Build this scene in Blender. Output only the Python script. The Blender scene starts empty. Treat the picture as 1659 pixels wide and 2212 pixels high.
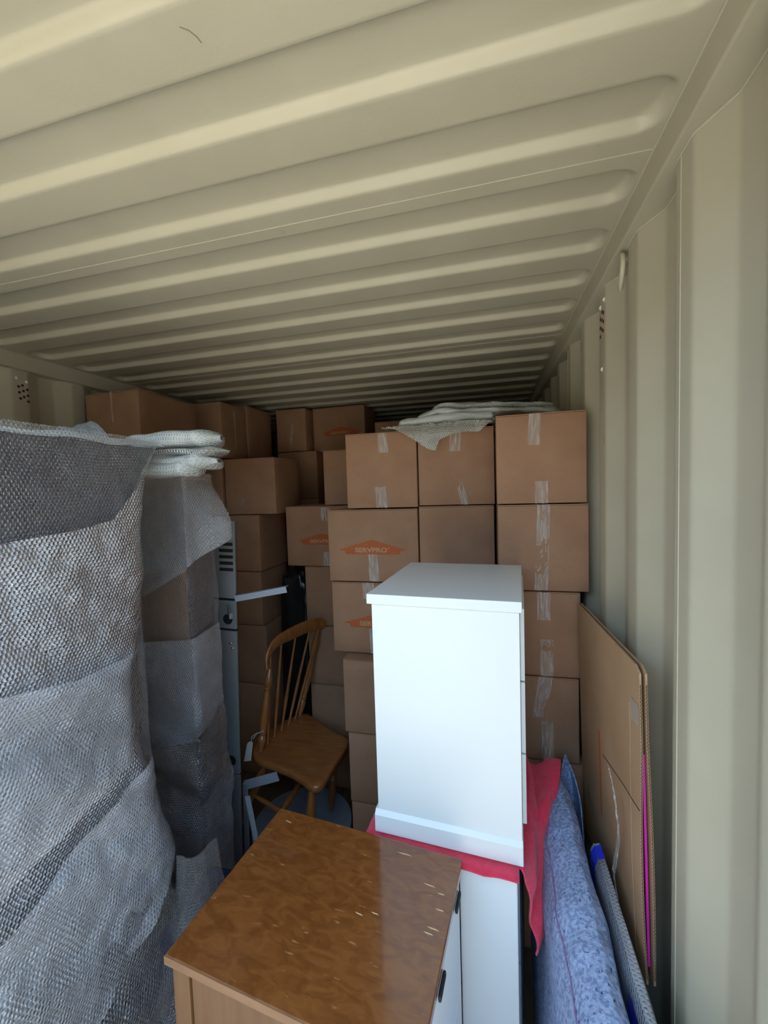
import bpy, bmesh, math, random
from mathutils import Matrix, Vector, noise
random.seed(7)
S = bpy.context.scene
COL = S.collection
R = math.radians

# ------------------------------------------------------------------ camera
cam_d = bpy.data.cameras.new('camera')
cam = bpy.data.objects.new('camera', cam_d); COL.objects.link(cam)
cam_d.sensor_fit = 'HORIZONTAL'; cam_d.sensor_width = 36.0
cam_d.lens = 887.5 / 1659 * 36.0
cam_d.clip_start = 0.02
def cam_rot(rx, ry, rz):
    c, s = math.cos, math.sin
    Rz = Matrix(((c(rz), -s(rz), 0), (s(rz), c(rz), 0), (0, 0, 1)))
    Rx = Matrix(((1, 0, 0), (0, c(rx), -s(rx)), (0, s(rx), c(rx))))
    Ry = Matrix(((c(ry), 0, s(ry)), (0, 1, 0), (-s(ry), 0, c(ry))))
    return Rz @ Rx @ Ry
_m = cam_rot(-0.05520, 0.03207, 0.24940)
_r, _f, _u = _m.col[0], _m.col[1], _m.col[2]
cam.matrix_world = Matrix(((_r.x, _u.x, -_f.x, 0), (_r.y, _u.y, -_f.y, 0), (_r.z, _u.z, -_f.z, 1.754), (0, 0, 0, 1)))
S.camera = cam

# ------------------------------------------------------------------ world, sun, exposure
w = bpy.data.worlds.new('sky'); S.world = w; w.use_nodes = True
bg = w.node_tree.nodes['Background']
bg.inputs['Color'].default_value = (0.45, 0.70, 1.0, 1); bg.inputs['Strength'].default_value = 2.6
sun_d = bpy.data.lights.new('sun', 'SUN'); sun_d.energy = 8.5; sun_d.angle = R(1.0); sun_d.color = (1.0, 0.90, 0.74)
sun = bpy.data.objects.new('sun', sun_d); COL.objects.link(sun); sun.rotation_euler = (R(-16), R(20), 0)
S.view_settings.view_transform = 'Standard'; S.view_settings.look = 'None'
S.view_settings.gamma = 1.0; S.view_settings.use_curve_mapping = False
S.view_settings.exposure = 0.74

# ------------------------------------------------------------------ materials
MATS = {}
def nodes(m):
    m.use_nodes = True
    nt = m.node_tree
    return nt, nt.nodes, nt.links
def mat(name, c1, c2=None, scale=20.0, rough=0.6, spec=0.5, metal=0.0, bump=0.0, bscale=200.0, stretch=(1, 1, 1),
        coat=0.0, dist=0.0, detail=6.0, lo=0.35, hi=0.65, spots=None, sheen=0.0, rvar=0.0):
    m = bpy.data.materials.new(name); nt, N, L = nodes(m)
    b = N['Principled BSDF']
    b.inputs['Roughness'].default_value = rough; b.inputs['Metallic'].default_value = metal
    b.inputs['Specular IOR Level'].default_value = spec
    b.inputs['Coat Weight'].default_value = coat; b.inputs['Coat Roughness'].default_value = 0.08
    if sheen: b.inputs['Sheen Weight'].default_value = sheen
    tc = N.new('ShaderNodeTexCoord'); mp = N.new('ShaderNodeMapping'); mp.inputs['Scale'].default_value = stretch
    L.new(tc.outputs['Object'], mp.inputs['Vector'])
    def col4(c): return (c[0], c[1], c[2], 1)
    if c2 is None: b.inputs['Base Color'].default_value = col4(c1)
    else:
        n = N.new('ShaderNodeTexNoise'); n.inputs['Scale'].default_value = scale; n.inputs['Detail'].default_value = detail; n.inputs['Distortion'].default_value = dist
        L.new(mp.outputs['Vector'], n.inputs['Vector'])
        r = N.new('ShaderNodeValToRGB'); r.color_ramp.elements[0].position = lo; r.color_ramp.elements[1].position = hi
        r.color_ramp.elements[0].color = col4(c1); r.color_ramp.elements[1].color = col4(c2)
        L.new(n.outputs['Fac'], r.inputs['Fac'])
        out = r.outputs['Color']
        if spots:
            sc, thr, sc_col, strt = spots
            mp2 = N.new('ShaderNodeMapping'); mp2.inputs['Scale'].default_value = strt; L.new(tc.outputs['Object'], mp2.inputs['Vector'])
            n2 = N.new('ShaderNodeTexNoise'); n2.inputs['Scale'].default_value = sc; n2.inputs['Detail'].default_value = 3
            L.new(mp2.outputs['Vector'], n2.inputs['Vector'])
            r2 = N.new('ShaderNodeValToRGB'); r2.color_ramp.elements[0].position = thr; r2.color_ramp.elements[1].position = thr + 0.05
            r2.color_ramp.elements[0].color = (0, 0, 0, 1); r2.color_ramp.elements[1].color = (1, 1, 1, 1)
            L.new(n2.outputs['Fac'], r2.inputs['Fac'])
            mx = N.new('ShaderNodeMixRGB'); mx.inputs['Color2'].default_value = col4(sc_col)
            L.new(r2.outputs['Color'], mx.inputs['Fac']); L.new(out, mx.inputs['Color1']); out = mx.outputs['Color']
        L.new(out, b.inputs['Base Color'])
        if rvar:
            mr = N.new('ShaderNodeMapRange'); mr.inputs['To Min'].default_value = rough - rvar; mr.inputs['To Max'].default_value = rough + rvar
            L.new(n.outputs['Fac'], mr.inputs['Value']); L.new(mr.outputs['Result'], b.inputs['Roughness'])
    if bump:
        nb = N.new('ShaderNodeTexNoise'); nb.inputs['Scale'].default_value = bscale; nb.inputs['Detail'].default_value = 4
        L.new(mp.outputs['Vector'], nb.inputs['Vector'])
        bp = N.new('ShaderNodeBump'); bp.inputs['Strength'].default_value = bump; bp.inputs['Distance'].default_value = 0.004
        L.new(nb.outputs['Fac'], bp.inputs['Height']); L.new(bp.outputs['Normal'], b.inputs['Normal'])
    MATS[name] = m
    return m

PAINT = mat('beige_container_paint', (0.49, 0.437, 0.325), (0.52, 0.465, 0.35), 6, 0.42, 0.4, bump=0.06, bscale=120, spots=(9, 0.73, (0.37, 0.345, 0.26), (1, 1, 0.6)))
BEAD = mat('weld_bead_paint', (0.54, 0.50, 0.385), rough=0.4)
FLOORW = mat('worn_plywood_floor', (0.10, 0.06, 0.035), (0.17, 0.11, 0.07), 5, 0.7, stretch=(6, 1, 1), bump=0.2)
GROUND = mat('pale_gravel_yard', (0.42, 0.39, 0.32), (0.52, 0.48, 0.40), 8, 0.9)
CARD = mat('brown_cardboard', (0.355, 0.190, 0.113), (0.405, 0.222, 0.134), 9, 0.75, 0.25, bump=0.05, bscale=350, spots=(420, 0.62, (0.30, 0.150, 0.085), (1, 1, 1)))
CARDOLD = mat('scuffed_cardboard', (0.40, 0.24, 0.13), (0.46, 0.29, 0.17), 5, 0.7, 0.3, bump=0.1, bscale=120, spots=(5, 0.66, (0.27, 0.17, 0.11), (1, 1.5, 1)))
LOGO = mat('orange_box_print', (0.50, 0.130, 0.045), (0.44, 0.115, 0.04), 120, 0.7, 0.2)
LOGOT = mat('bare_cardboard_lettering', (0.50, 0.29, 0.18), rough=0.75)
WHITE = mat('white_laminate', (0.74, 0.755, 0.76), (0.76, 0.77, 0.77), 3, 0.30, 0.5)
TOPWOOD = mat('varnished_brown_veneer', (0.150, 0.043, 0.009), (0.222, 0.072, 0.016), 20, 0.20, 0.5, stretch=(1, 2.0, 1), dist=1.2, coat=0.55, bump=0.05, bscale=40, detail=10, rvar=0.06,
              spots=(30, 0.68, (0.34, 0.165, 0.055), (0.6, 2.5, 1)))
EDGEWOOD = mat('worn_veneer_edge', (0.23, 0.108, 0.050), (0.29, 0.145, 0.072), 12, 0.4, stretch=(1, 1, 6), coat=0.2)
SIDEWOOD = mat('brown_side_panel', (0.165, 0.072, 0.028), (0.21, 0.096, 0.038), 6, 0.35, stretch=(8, 8, 0.7), coat=0.25)
GROOVE = mat('dark_joint', (0.015, 0.009, 0.006), rough=0.8)
CHAIRW = mat('honey_oak_varnish', (0.28, 0.094, 0.025), (0.38, 0.140, 0.040), 9, 0.28, 0.5, stretch=(1, 6, 1), coat=0.4, detail=8)
PURPLE = mat('dark_mahogany', (0.050, 0.026, 0.030), (0.075, 0.036, 0.038), 5, 0.35, stretch=(6, 6, 0.6))
WARMWOOD = mat('warm_brown_wood', (0.46, 0.235, 0.125), (0.54, 0.285, 0.155), 5, 0.4, stretch=(6, 6, 0.5))
GREY = mat('grey_enamel_steel', (0.185, 0.19, 0.195), rough=0.45)
GREYL = mat('light_grey_enamel_steel', (0.33, 0.35, 0.40), rough=0.4)
GREYD = mat('blue_grey_laminate', (0.20, 0.225, 0.27), (0.225, 0.25, 0.295), 30, 0.5)
BLACK = mat('black_slot', (0.008, 0.008, 0.009), rough=0.6)
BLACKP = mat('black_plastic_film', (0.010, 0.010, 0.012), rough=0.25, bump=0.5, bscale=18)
BLACKB = mat('black_padded_fabric', (0.010, 0.010, 0.013), rough=0.7, bump=0.3, bscale=60)
STEEL = mat('plain_steel', (0.6, 0.6, 0.6), rough=0.3, metal=1.0)
RED = mat('red_terry_towel', (0.86, 0.032, 0.085), (0.92, 0.050, 0.11), 60, 0.9, 0.1, bump=0.8, bscale=420, sheen=0.3)
BLUE = mat('blue_felt_blanket', (0.20, 0.255, 0.42), (0.36, 0.425, 0.62), 120, 0.9, 0.1, bump=0.7, bscale=160, detail=9, lo=0.40, hi=0.58, spots=(150, 0.64, (0.05, 0.065, 0.15), (1, 0.6, 1)))
REDSTR = mat('faded_red_stitching', (0.34, 0.13, 0.24), (0.27, 0.20, 0.36), 60, 0.9)
BLUETAPE = mat('blue_tape', (0.010, 0.035, 0.55), rough=0.3)
PINK = mat('magenta_board', (0.62, 0.012, 0.36), rough=0.5)
PAPER = mat('paper_tag_stock', (0.62, 0.58, 0.50), rough=0.8)
REDDOT = mat('dark_red_vent_hole', (0.10, 0.006, 0.012), rough=0.7)
DAB = mat('white_sealant', (0.80, 0.79, 0.72), rough=0.5)
HAIR = mat('dark_paint_scratch', (0.16, 0.14, 0.10), rough=0.7)
SCRATCH = mat('bare_wood_scratch', (0.70, 0.48, 0.25), rough=0.6)
SKYBLOCK = mat('dark_green_sky_blocker', (0.06, 0.075, 0.06), (0.08, 0.10, 0.08), 3, 0.7)  # colour of the added wall that blocks the low sky
NAVY = mat('navy_cloth', (0.008, 0.012, 0.06), rough=0.8)

def tape_mat():
    m = bpy.data.materials.new('clear_packing_tape'); nt, N, L = nodes(m)
    b = N['Principled BSDF']; out = N['Material Output']
    b.inputs['Base Color'].default_value = (0.72, 0.61, 0.55, 1); b.inputs['Roughness'].default_value = 0.14
    b.inputs['Specular IOR Level'].default_value = 0.8
    tc = N.new('ShaderNodeTexCoord'); mp = N.new('ShaderNodeMapping'); mp.inputs['Scale'].default_value = (70, 9, 1)
    L.new(tc.outputs['UV'], mp.inputs['Vector'])
    n = N.new('ShaderNodeTexNoise'); n.inputs['Scale'].default_value = 1.6; n.inputs['Detail'].default_value = 3; n.inputs['Distortion'].default_value = 0.8
    L.new(mp.outputs['Vector'], n.inputs['Vector'])
    bp = N.new('ShaderNodeBump'); bp.inputs['Strength'].default_value = 1.0; bp.inputs['Distance'].default_value = 0.006
    L.new(n.outputs['Fac'], bp.inputs['Height']); L.new(bp.outputs['Normal'], b.inputs['Normal'])
    tr = N.new('ShaderNodeBsdfTransparent'); mx = N.new('ShaderNodeMixShader')
    rp = N.new('ShaderNodeMapRange'); rp.inputs['From Min'].default_value = 0.35; rp.inputs['From Max'].default_value = 0.75
    rp.inputs['To Min'].default_value = 0.22; rp.inputs['To Max'].default_value = 0.75
    L.new(n.outputs['Fac'], rp.inputs['Value']); L.new(rp.outputs['Result'], mx.inputs['Fac'])
    L.new(tr.outputs[0], mx.inputs[1]); L.new(b.outputs[0], mx.inputs[2]); L.new(mx.outputs[0], out.inputs['Surface'])
    return m
TAPE = tape_mat()

def bubble_mat(name, veil, tint=(0.86, 0.865, 0.94), pitch=0.0088, rim=0.30, gloss=2.0):
    """clear film with a hexagonal lattice of air bubbles, laid out in metres by the sheet's UV"""
    m = bpy.data.materials.new(name); nt, N, L = nodes(m)
    b = N['Principled BSDF']; out = N['Material Output']
    tc = N.new('ShaderNodeTexCoord')
    def mth(op, a, bb=None):
        k = N.new('ShaderNodeMath'); k.operation = op
        for i, x in enumerate((a, bb)):
            if x is None: continue
            if isinstance(x, (int, float)): k.inputs[i].default_value = x
            else: L.new(x, k.inputs[i])
        return k.outputs[0]
    wn = N.new('ShaderNodeTexNoise'); wn.inputs['Scale'].default_value = 9; L.new(tc.outputs['UV'], wn.inputs['Vector'])
    sp = N.new('ShaderNodeSeparateXYZ'); L.new(tc.outputs['UV'], sp.inputs[0])
    wob = mth('MULTIPLY', wn.outputs['Fac'], 0.9)
    x = mth('ADD', mth('DIVIDE', sp.outputs[0], pitch), wob)
    y = mth('ADD', mth('DIVIDE', sp.outputs[1], pitch * 1.732), wob)
    def dist(ox):
        fx = mth('SUBTRACT', mth('FRACT', mth('ADD', x, ox)), 0.5)
        fy = mth('MULTIPLY', mth('SUBTRACT', mth('FRACT', mth('ADD', y, ox)), 0.5), 1.732)
        return mth('SQRT', mth('ADD', mth('MULTIPLY', fx, fx), mth('MULTIPLY', fy, fy)))
    d = mth('MINIMUM', dist(0.0), dist(0.5))
    q = mth('DIVIDE', d, 0.46)
    dome = mth('SQRT', mth('MAXIMUM', mth('SUBTRACT', 1.0, mth('MULTIPLY', q, q)), 0.0))
    cr = N.new('ShaderNodeTexNoise'); cr.inputs['Scale'].default_value = 85; cr.inputs['Detail'].default_value = 4; L.new(tc.outputs['UV'], cr.inputs['Vector'])
    bp = N.new('ShaderNodeBump'); bp.inputs['Strength'].default_value = 1.0; bp.inputs['Distance'].default_value = 1.0
    L.new(mth('ADD', mth('MULTIPLY', dome, pitch * 0.36), mth('MULTIPLY', cr.outputs['Fac'], 0.0042)), bp.inputs['Height'])
    ring = N.new('ShaderNodeMapRange'); ring.interpolation_type = 'SMOOTHSTEP'
    ring.inputs['From Min'].default_value = 0.0; ring.inputs['From Max'].default_value = 0.14
    L.new(mth('ABSOLUTE', mth('SUBTRACT', d, 0.41)), ring.inputs['Value'])
    cl = N.new('ShaderNodeTexNoise'); cl.inputs['Scale'].default_value = 4.5; cl.inputs['Detail'].default_value = 4; L.new(tc.outputs['UV'], cl.inputs['Vector'])
    cv = N.new('ShaderNodeMapRange'); cv.inputs['From Min'].default_value = 0.3; cv.inputs['From Max'].default_value = 0.7
    cv.inputs['To Min'].default_value = veil * 0.6; cv.inputs['To Max'].default_value = veil * 1.5; L.new(cl.outputs['Fac'], cv.inputs['Value'])
    fac = mth('ADD', cv.outputs['Result'], mth('MULTIPLY', mth('SUBTRACT', 1.0, ring.outputs['Result']), rim))
    tr = N.new('ShaderNodeBsdfTransparent'); tr.inputs['Color'].default_value = (0.97, 0.98, 0.99, 1)
    df = N.new('ShaderNodeBsdfDiffuse'); df.inputs['Color'].default_value = (*tint, 1); pass
    tl = N.new('ShaderNodeBsdfTranslucent'); tl.inputs['Color'].default_value = (*tint, 1)
    m2 = N.new('ShaderNodeMixShader'); m2.inputs['Fac'].default_value = 0.3
    L.new(df.outputs[0], m2.inputs[1]); L.new(tl.outputs[0], m2.inputs[2])
    mx = N.new('ShaderNodeMixShader'); L.new(fac, mx.inputs['Fac']); L.new(tr.outputs[0], mx.inputs[1]); L.new(m2.outputs[0], mx.inputs[2])
    gl = N.new('ShaderNodeBsdfGlossy'); gl.inputs['Roughness'].default_value = 0.05; L.new(bp.outputs['Normal'], gl.inputs['Normal'])
    fr = N.new('ShaderNodeFresnel'); fr.inputs['IOR'].default_value = 1.5; L.new(bp.outputs['Normal'], fr.inputs['Normal'])
    m3 = N.new('ShaderNodeMixShader'); L.new(mth('MINIMUM', mth('MULTIPLY', fr.outputs[0], mth('ADD', 0.8, mth('MULTIPLY', dome, gloss))), 0.95), m3.inputs['Fac'])
    L.new(mx.outputs[0], m3.inputs[1]); L.new(gl.outputs[0], m3.inputs[2]); L.new(m3.outputs[0], out.inputs['Surface'])
    N.remove(b)
    return m
BUB1 = bubble_mat('clear_bubble_film', 0.05, rim=0.11, gloss=3.2)
BUB2 = bubble_mat('milky_bubble_film', 0.46, rim=0.10, gloss=2.6)
BUB4 = bubble_mat('thin_bubble_film', 0.20, rim=0.12, gloss=2.8)
BUB3 = bubble_mat('white_bubble_film', 0.68, tint=(0.86, 0.88, 0.87), rim=0.25)

def film_mat():
    m = bpy.data.materials.new('clear_crumpled_film'); nt, N, L = nodes(m)
    b = N['Principled BSDF']; out = N['Material Output']
    b.inputs['Base Color'].default_value = (0.75, 0.75, 0.75, 1); b.inputs['Roughness'].default_value = 0.12
    tc = N.new('ShaderNodeTexCoord'); n = N.new('ShaderNodeTexNoise'); n.inputs['Scale'].default_value = 60; L.new(tc.outputs['Object'], n.inputs['Vector'])
    bp = N.new('ShaderNodeBump'); bp.inputs['Distance'].default_value = 0.01; L.new(n.outputs['Fac'], bp.inputs['Height']); L.new(bp.outputs['Normal'], b.inputs['Normal'])
    tr = N.new('ShaderNodeBsdfTransparent'); mx = N.new('ShaderNodeMixShader'); mx.inputs['Fac'].default_value = 0.42
    L.new(tr.outputs[0], mx.inputs[1]); L.new(b.outputs[0], mx.inputs[2]); L.new(mx.outputs[0], out.inputs['Surface'])
    return m
FILM = film_mat()

# ------------------------------------------------------------------ mesh helpers
class MB:
    def __init__(s): s.v = []; s.f = []; s.uv = {}
    def box(s, x0, x1, y0, y1, z0, z1, T=None):
        b = len(s.v)
        P = [(x0, y0, z0), (x1, y0, z0), (x1, y1, z0), (x0, y1, z0), (x0, y0, z1), (x1, y0, z1), (x1, y1, z1), (x0, y1, z1)]
        s.v += [tuple(T @ Vector(p)) if T else p for p in P]
        s.f += [tuple(b + i for i in q) for q in ((0, 3, 2, 1), (4, 5, 6, 7), (0, 1, 5, 4), (1, 2, 6, 5), (2, 3, 7, 6), (3, 0, 4, 7))]
        return s
    def bar(s, p0, p1, w, h, up=(0, 0, 1)):
        p0, p1 = Vector(p0), Vector(p1); d = (p1 - p0); ln = d.length; d.normalize()
        u = Vector(up); a = d.cross(u).normalized(); u = a.cross(d).normalized()
        T = Matrix(((a.x, d.x, u.x, p0.x), (a.y, d.y, u.y, p0.y), (a.z, d.z, u.z, p0.z), (0, 0, 0, 1)))
        return s.box(-w / 2, w / 2, 0, ln, -h / 2, h / 2, T)
    def lathe(s, p0, p1, prof, seg=14):
        p0, p1 = Vector(p0), Vector(p1); d = p1 - p0; ax = d.normalized()
        a = ax.cross(Vector((0.3, 0.9, 0.2))).normalized(); b = ax.cross(a)
        st = len(s.v)
        for t, r in prof:
            c = p0 + d * t
            for i in range(seg):
                an = 2 * math.pi * i / seg
                s.v.append(tuple(c + a * (r * math.cos(an)) + b * (r * math.sin(an))))
        n = len(prof)
        for k in range(n - 1):
            for i in range(seg):
                j = (i + 1) % seg
                s.f.append((st + k * seg + i, st + k * seg + j, st + (k + 1) * seg + j, st + (k + 1) * seg + i))
        s.f.append(tuple(st + i for i in reversed(range(seg)))); s.f.append(tuple(st + (n - 1) * seg + i for i in range(seg)))
        return s
    def tube(s, pts, r, seg=10):
        pts = [Vector(p) for p in pts]; st = len(s.v); prev = None
        for k, p in enumerate(pts):
            d = (pts[min(k + 1, len(pts) - 1)] - pts[max(k - 1, 0)]).normalized()
            a = prev - d * prev.dot(d) if prev else d.cross(Vector((0.31, 0.2, 0.93)))
            a.normalize(); prev = a; b = d.cross(a)
            rr = r[k] if isinstance(r, (list, tuple)) else r
            for i in range(seg):
                an = 2 * math.pi * i / seg
                s.v.append(tuple(p + a * (rr * math.cos(an)) + b * (rr * math.sin(an))))
        for k in range(len(pts) - 1):
            for i in range(seg):
                j = (i + 1) % seg
                s.f.append((st + k * seg + i, st + k * seg + j, st + (k + 1) * seg + j, st + (k + 1) * seg + i))
        s.f.append(tuple(st + i for i in reversed(range(seg)))); s.f.append(tuple(st + (len(pts) - 1) * seg + i for i in range(seg)))
        return s
    def grid(s, nu, nv, fn, closed_u=False):
        st = len(s.v)
        for j in range(nv):
            for i in range(nu):
                q = fn(i / (nu if closed_u else nu - 1), j / (nv - 1))
                s.v.append(tuple(q[:3]))
                if len(q) > 3: s.uv[len(s.v) - 1] = (q[3], q[4])
        for j in range(nv - 1):
            for i in range(nu if closed_u else nu - 1):
                k = (i + 1) % nu
                s.f.append((st + j * nu + i, st + j * nu + k, st + (j + 1) * nu + k, st + (j + 1) * nu + i))
        return s
    def prism(s, pts, fn, t):
        """2D polygon pushed from 0 to t; fn(a, b, depth) -> xyz"""
        st = len(s.v); n = len(pts)
        for dd in (0, t):
            s.v += [tuple(fn(a, b, dd)) for a, b in pts]
        s.f.append(tuple(st + i for i in range(n))); s.f.append(tuple(st + n + i for i in reversed(range(n))))
        for i in range(n):
            j = (i + 1) % n; s.f.append((st + i, st + n + i, st + n + j, st + j))
        return s
    def build(s, name, m, parent=None, smooth=False, bevel=0.0, seg=2, solid=0.0, subsurf=0, angle=40):
        me = bpy.data.meshes.new(name); me.from_pydata(s.v, [], s.f)
        if s.uv:
            ul = me.uv_layers.new(name='UVMap')
            for lp in me.loops: ul.data[lp.index].uv = s.uv.get(lp.vertex_index, (0, 0))
        bm = bmesh.new(); bm.from_mesh(me)
        bmesh.ops.recalc_face_normals(bm, faces=bm.faces)
        if bevel:
            es = [e for e in bm.edges if len(e.link_faces) == 2 and e.calc_face_angle(0) > R(angle)]
            bmesh.ops.bevel(bm, geom=es, offset=bevel, segments=seg, affect='EDGES', profile=0.5, clamp_overlap=True)
        if smooth:
            for f in bm.faces: f.smooth = True
        bm.to_mesh(me); bm.free()
        me.materials.append(m)
        o = bpy.data.objects.new(name, me); COL.objects.link(o)
        if parent: o.parent = parent
        if smooth and not subsurf and hasattr(me, 'set_sharp_from_angle'): me.set_sharp_from_angle(angle=R(50))
        if solid:
            md = o.modifiers.new('thickness', 'SOLIDIFY'); md.thickness = solid; md.offset = 0
        if subsurf:
            md = o.modifiers.new('smoothing', 'SUBSURF'); md.levels = subsurf; md.render_levels = subsurf
        return o
def tag(o, label=None, cat=None, group=None, kind=None):
    if label: o['label'] = label
    if cat: o['category'] = cat
    if group: o['group'] = group
    if kind: o['kind'] = kind
    return o
def empty(name, loc=(0, 0, 0), rz=0.0, label=None, cat=None, group=None, kind=None):
    o = bpy.data.objects.new(name, None); COL.objects.link(o); o.empty_display_size = 0.1
    o.location = loc; o.rotation_euler = (0, 0, rz)
    return tag(o, label, cat, group, kind)
def nz(x, y, z=0.0): return noise.noise(Vector((x, y, z)))
def sstep(a, b, x):
    t = max(0.0, min(1.0, (x - a) / (b - a))); return t * t * (3 - 2 * t)
def interp(tab, x):
    if x <= tab[0][0]: return tab[0][1]
    for (a, p), (b, q) in zip(tab, tab[1:]):
        if x <= b: return p + (q - p) * (x - a) / (b - a)
    return tab[-1][1]

# ================================================================== THE CONTAINER
XR, XL = 0.3205, -1.960          # inner faces of the two top rails
ZC = 2.390                        # roof underside
Y0, Y1 = 0.28, 5.42              # door opening, blind end
ceiling = empty('ceiling', (0, 0, ZC), kind='structure')
GP, GS, GW, GD = 0.1992, 0.774, 0.112, 0.019
def roof_h(x, y):
    k = round((y - GS - GW / 2) / GP)
    yc = GS + GP * k + GW / 2
    if yc - GW / 2 < Y0 + 0.05 or yc + GW / 2 > Y1 - 0.05: return 0.0
    xc, hx, hy, r = (-1.936 + 0.314) / 2, (1.936 + 0.314) / 2, GW / 2, 0.045
    qx, qy = abs(x - xc) - (hx - r), abs(y - yc) - (hy - r)
    d = math.hypot(max(qx, 0), max(qy, 0)) + min(max(qx, qy), 0) - r
    t = max(0.0, min(1.0, -d / 0.017))
    return GD * t * t * (3 - 2 * t)
xs = [-1.975] + [-1.945 + 0.006 * i for i in range(13)] + [-1.6, -1.2, -0.8, -0.4, 0.0, 0.18] + [0.235 + 0.006 * i for i in range(14)] + [0.335]
seams = [0.933 + 0.996 * k for k in range(-1, 5)]
edges = [Y0] + [q for q in seams if Y0 < q < Y1] + [Y1]
for a, b in zip(edges, edges[1:]):
    ys = {a, b}
    k0, k1 = int((a - GS) / GP) - 2, int((b - GS) / GP) + 2
    for k in range(k0, k1):
        s0 = GS + GP * k
        for dd in (-0.006, 0.0, 0.003, 0.006, 0.009, 0.012, 0.015, 0.018, 0.03, 0.045, 0.056):
            for yy in (s0 + dd, s0 + GW - dd):
                if a < yy < b: ys.add(round(yy, 5))
    ys = sorted(ys); m = MB()
    m.grid(len(xs), len(ys), lambda u, v: (xs[round(u * (len(xs) - 1))], ys[round(v * (len(ys) - 1))], roof_h(xs[round(u * (len(xs) - 1))], ys[round(v * (len(ys) - 1))])))
    m.build('roof_panel', PAINT, ceiling, smooth=True)
for q in seams[1:]:
    MB().lathe((-1.96, q, 0.0005), (0.3205, q, 0.0005), [(0, 0.0016), (1, 0.0016)], 6).build('weld_bead', BEAD, ceiling, smooth=True)
# fine dark scratch and specks on the roof
MB().tube([(-0.395, 0.512, -0.0006), (-0.386, 0.519, -0.0006), (-0.381, 0.529, -0.0006), (-0.380, 0.537, -0.0006)], 0.00042, 5).build('scratch', HAIR, ceiling)

def rail(name, x0, x1):
    o = MB().box(x0, x1, Y0, Y1, 2.326, ZC + 0.03).build(name, PAINT, None, bevel=0.004)
    return tag(o, kind='structure')
for q in (rail('trim_1', XR, XR + 0.075), rail('trim_2', XL - 0.075, XL)):
    xx = XR - 0.0005 if q.name == 'trim_1' else XL + 0.0005
    MB().lathe((xx, Y0, ZC - 0.001), (xx, Y1, ZC - 0.001), [(0, 0.0026), (1, 0.0026)], 8).build('weld_bead', BEAD, q, smooth=True)

WP, WF, WSL, WPH, WD = 0.266, 0.066, 0.067, 0.822, 0.034
def wall(name, xin, sgn):
    root = empty(name, (xin, 0, 0), kind='structure')
    prof = []
    k = -5
    while True:
        s0 = WPH + WP * k
        if s0 > Y1: break
        prof += [(s0, 0.0), (s0 + WF, 0.0), (s0 + WF + WSL, WD), (s0 + 2 * WF + WSL, WD)]
        k += 1
    # rounded pressing corners
    pts = []
    for i in range(1, len(prof) - 1):
        p, a, b = Vector(prof[i]), Vector(prof[i - 1]), Vector(prof[i + 1])
        u, v = (a - p).normalized(), (b - p).normalized()
        for t in (0.0, 0.35, 0.65, 1.0):
            q = (p + u * 0.008) * (1 - t) ** 2 + p * 2 * t * (1 - t) + (p + v * 0.008) * t * t
            pts.append((q.x, q.y))
    cut = [Y0] + [0.866 + 1.064 * k for k in range(0, 5) if 0.866 + 1.064 * k < Y1 - 0.1] + [Y1]
    for a, b in zip(cut, cut[1:]):
        seg = [(a, interp(pts, a))] + [p for p in pts if a + 1e-4 < p[0] < b - 1e-4] + [(b, interp(pts, b))]
        m = MB()
        for y, d in seg: m.v += [(sgn * d, y, 0.0), (sgn * d, y, 2.33)]
        for i in range(len(seg) - 1): m.f.append((2 * i, 2 * i + 2, 2 * i + 3, 2 * i + 1))
        m.build('wall_panel', PAINT, root, smooth=True)
    for q in cut[1:-1]:
        d = interp(pts, q)
        MB().lathe((sgn * d - sgn * 0.0004, q, 0.0), (sgn * d - sgn * 0.0004, q, 2.326), [(0, 0.0009), (1, 0.0009)], 6).build('weld_bead', BEAD, root, smooth=True)
    # bead where the pressing meets the rail
    MB().tube([(sgn * d - sgn * 0.001, y, 2.3245) for y, d in pts if Y0 < y < Y1], 0.0022, 6).build('top_weld', BEAD, root, smooth=True)
    # breather: a cluster of small dark red holes with sealant dabs
    yc = WPH + 2 * WP + WF / 2
    if sgn < 0: yc = WPH + 2 * WP + WF / 2 + 0.012
    n = -sgn
    for (dy, dz) in ((-0.002, 0.0), (-0.018, -0.008), (0.016, -0.015), (0.0, -0.024), (-0.017, -0.033), (0.017, -0.041), (0.001, -0.050), (-0.014, -0.059), (0.017, -0.067)):
        MB().lathe((n * 0.0012, yc + dy, 2.262 + dz), (-n * 0.003, yc + dy, 2.262 + dz), [(0, 0.0056), (1, 0.0056)], 12).build('vent_hole', REDDOT, root)
    for (dy, dz) in ((-0.024, 0.030), (0.016, 0.022), (0.0, -0.165)):
        MB().lathe((n * 0.004, yc + dy, 2.262 + dz), (-n * 0.003, yc + dy, 2.262 + dz - 0.003), [(0, 0.002), (0.3, 0.006), (1, 0.0075)], 10).build('sealant_dab', DAB, root, smooth=True)
    return root
wr = wall('wall_right', 0.340, 1.0)
wl = wall('wall_left', -1.982, -1.0)
tag(MB().box(-2.06, 0.42, Y1, Y1 + 0.05, -0.1, 2.45).build('wall_back', PAINT), kind='structure')
fl = empty('floor', (0, 0, 0), kind='structure')
for k in range(4):
    a = -2.02 + 0.6 * k
    MB().box(a + 0.001, min(a + 0.599, 0.38), Y0, Y1, -0.028, 0.0).build('floor_board', FLOORW, fl)
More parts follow.
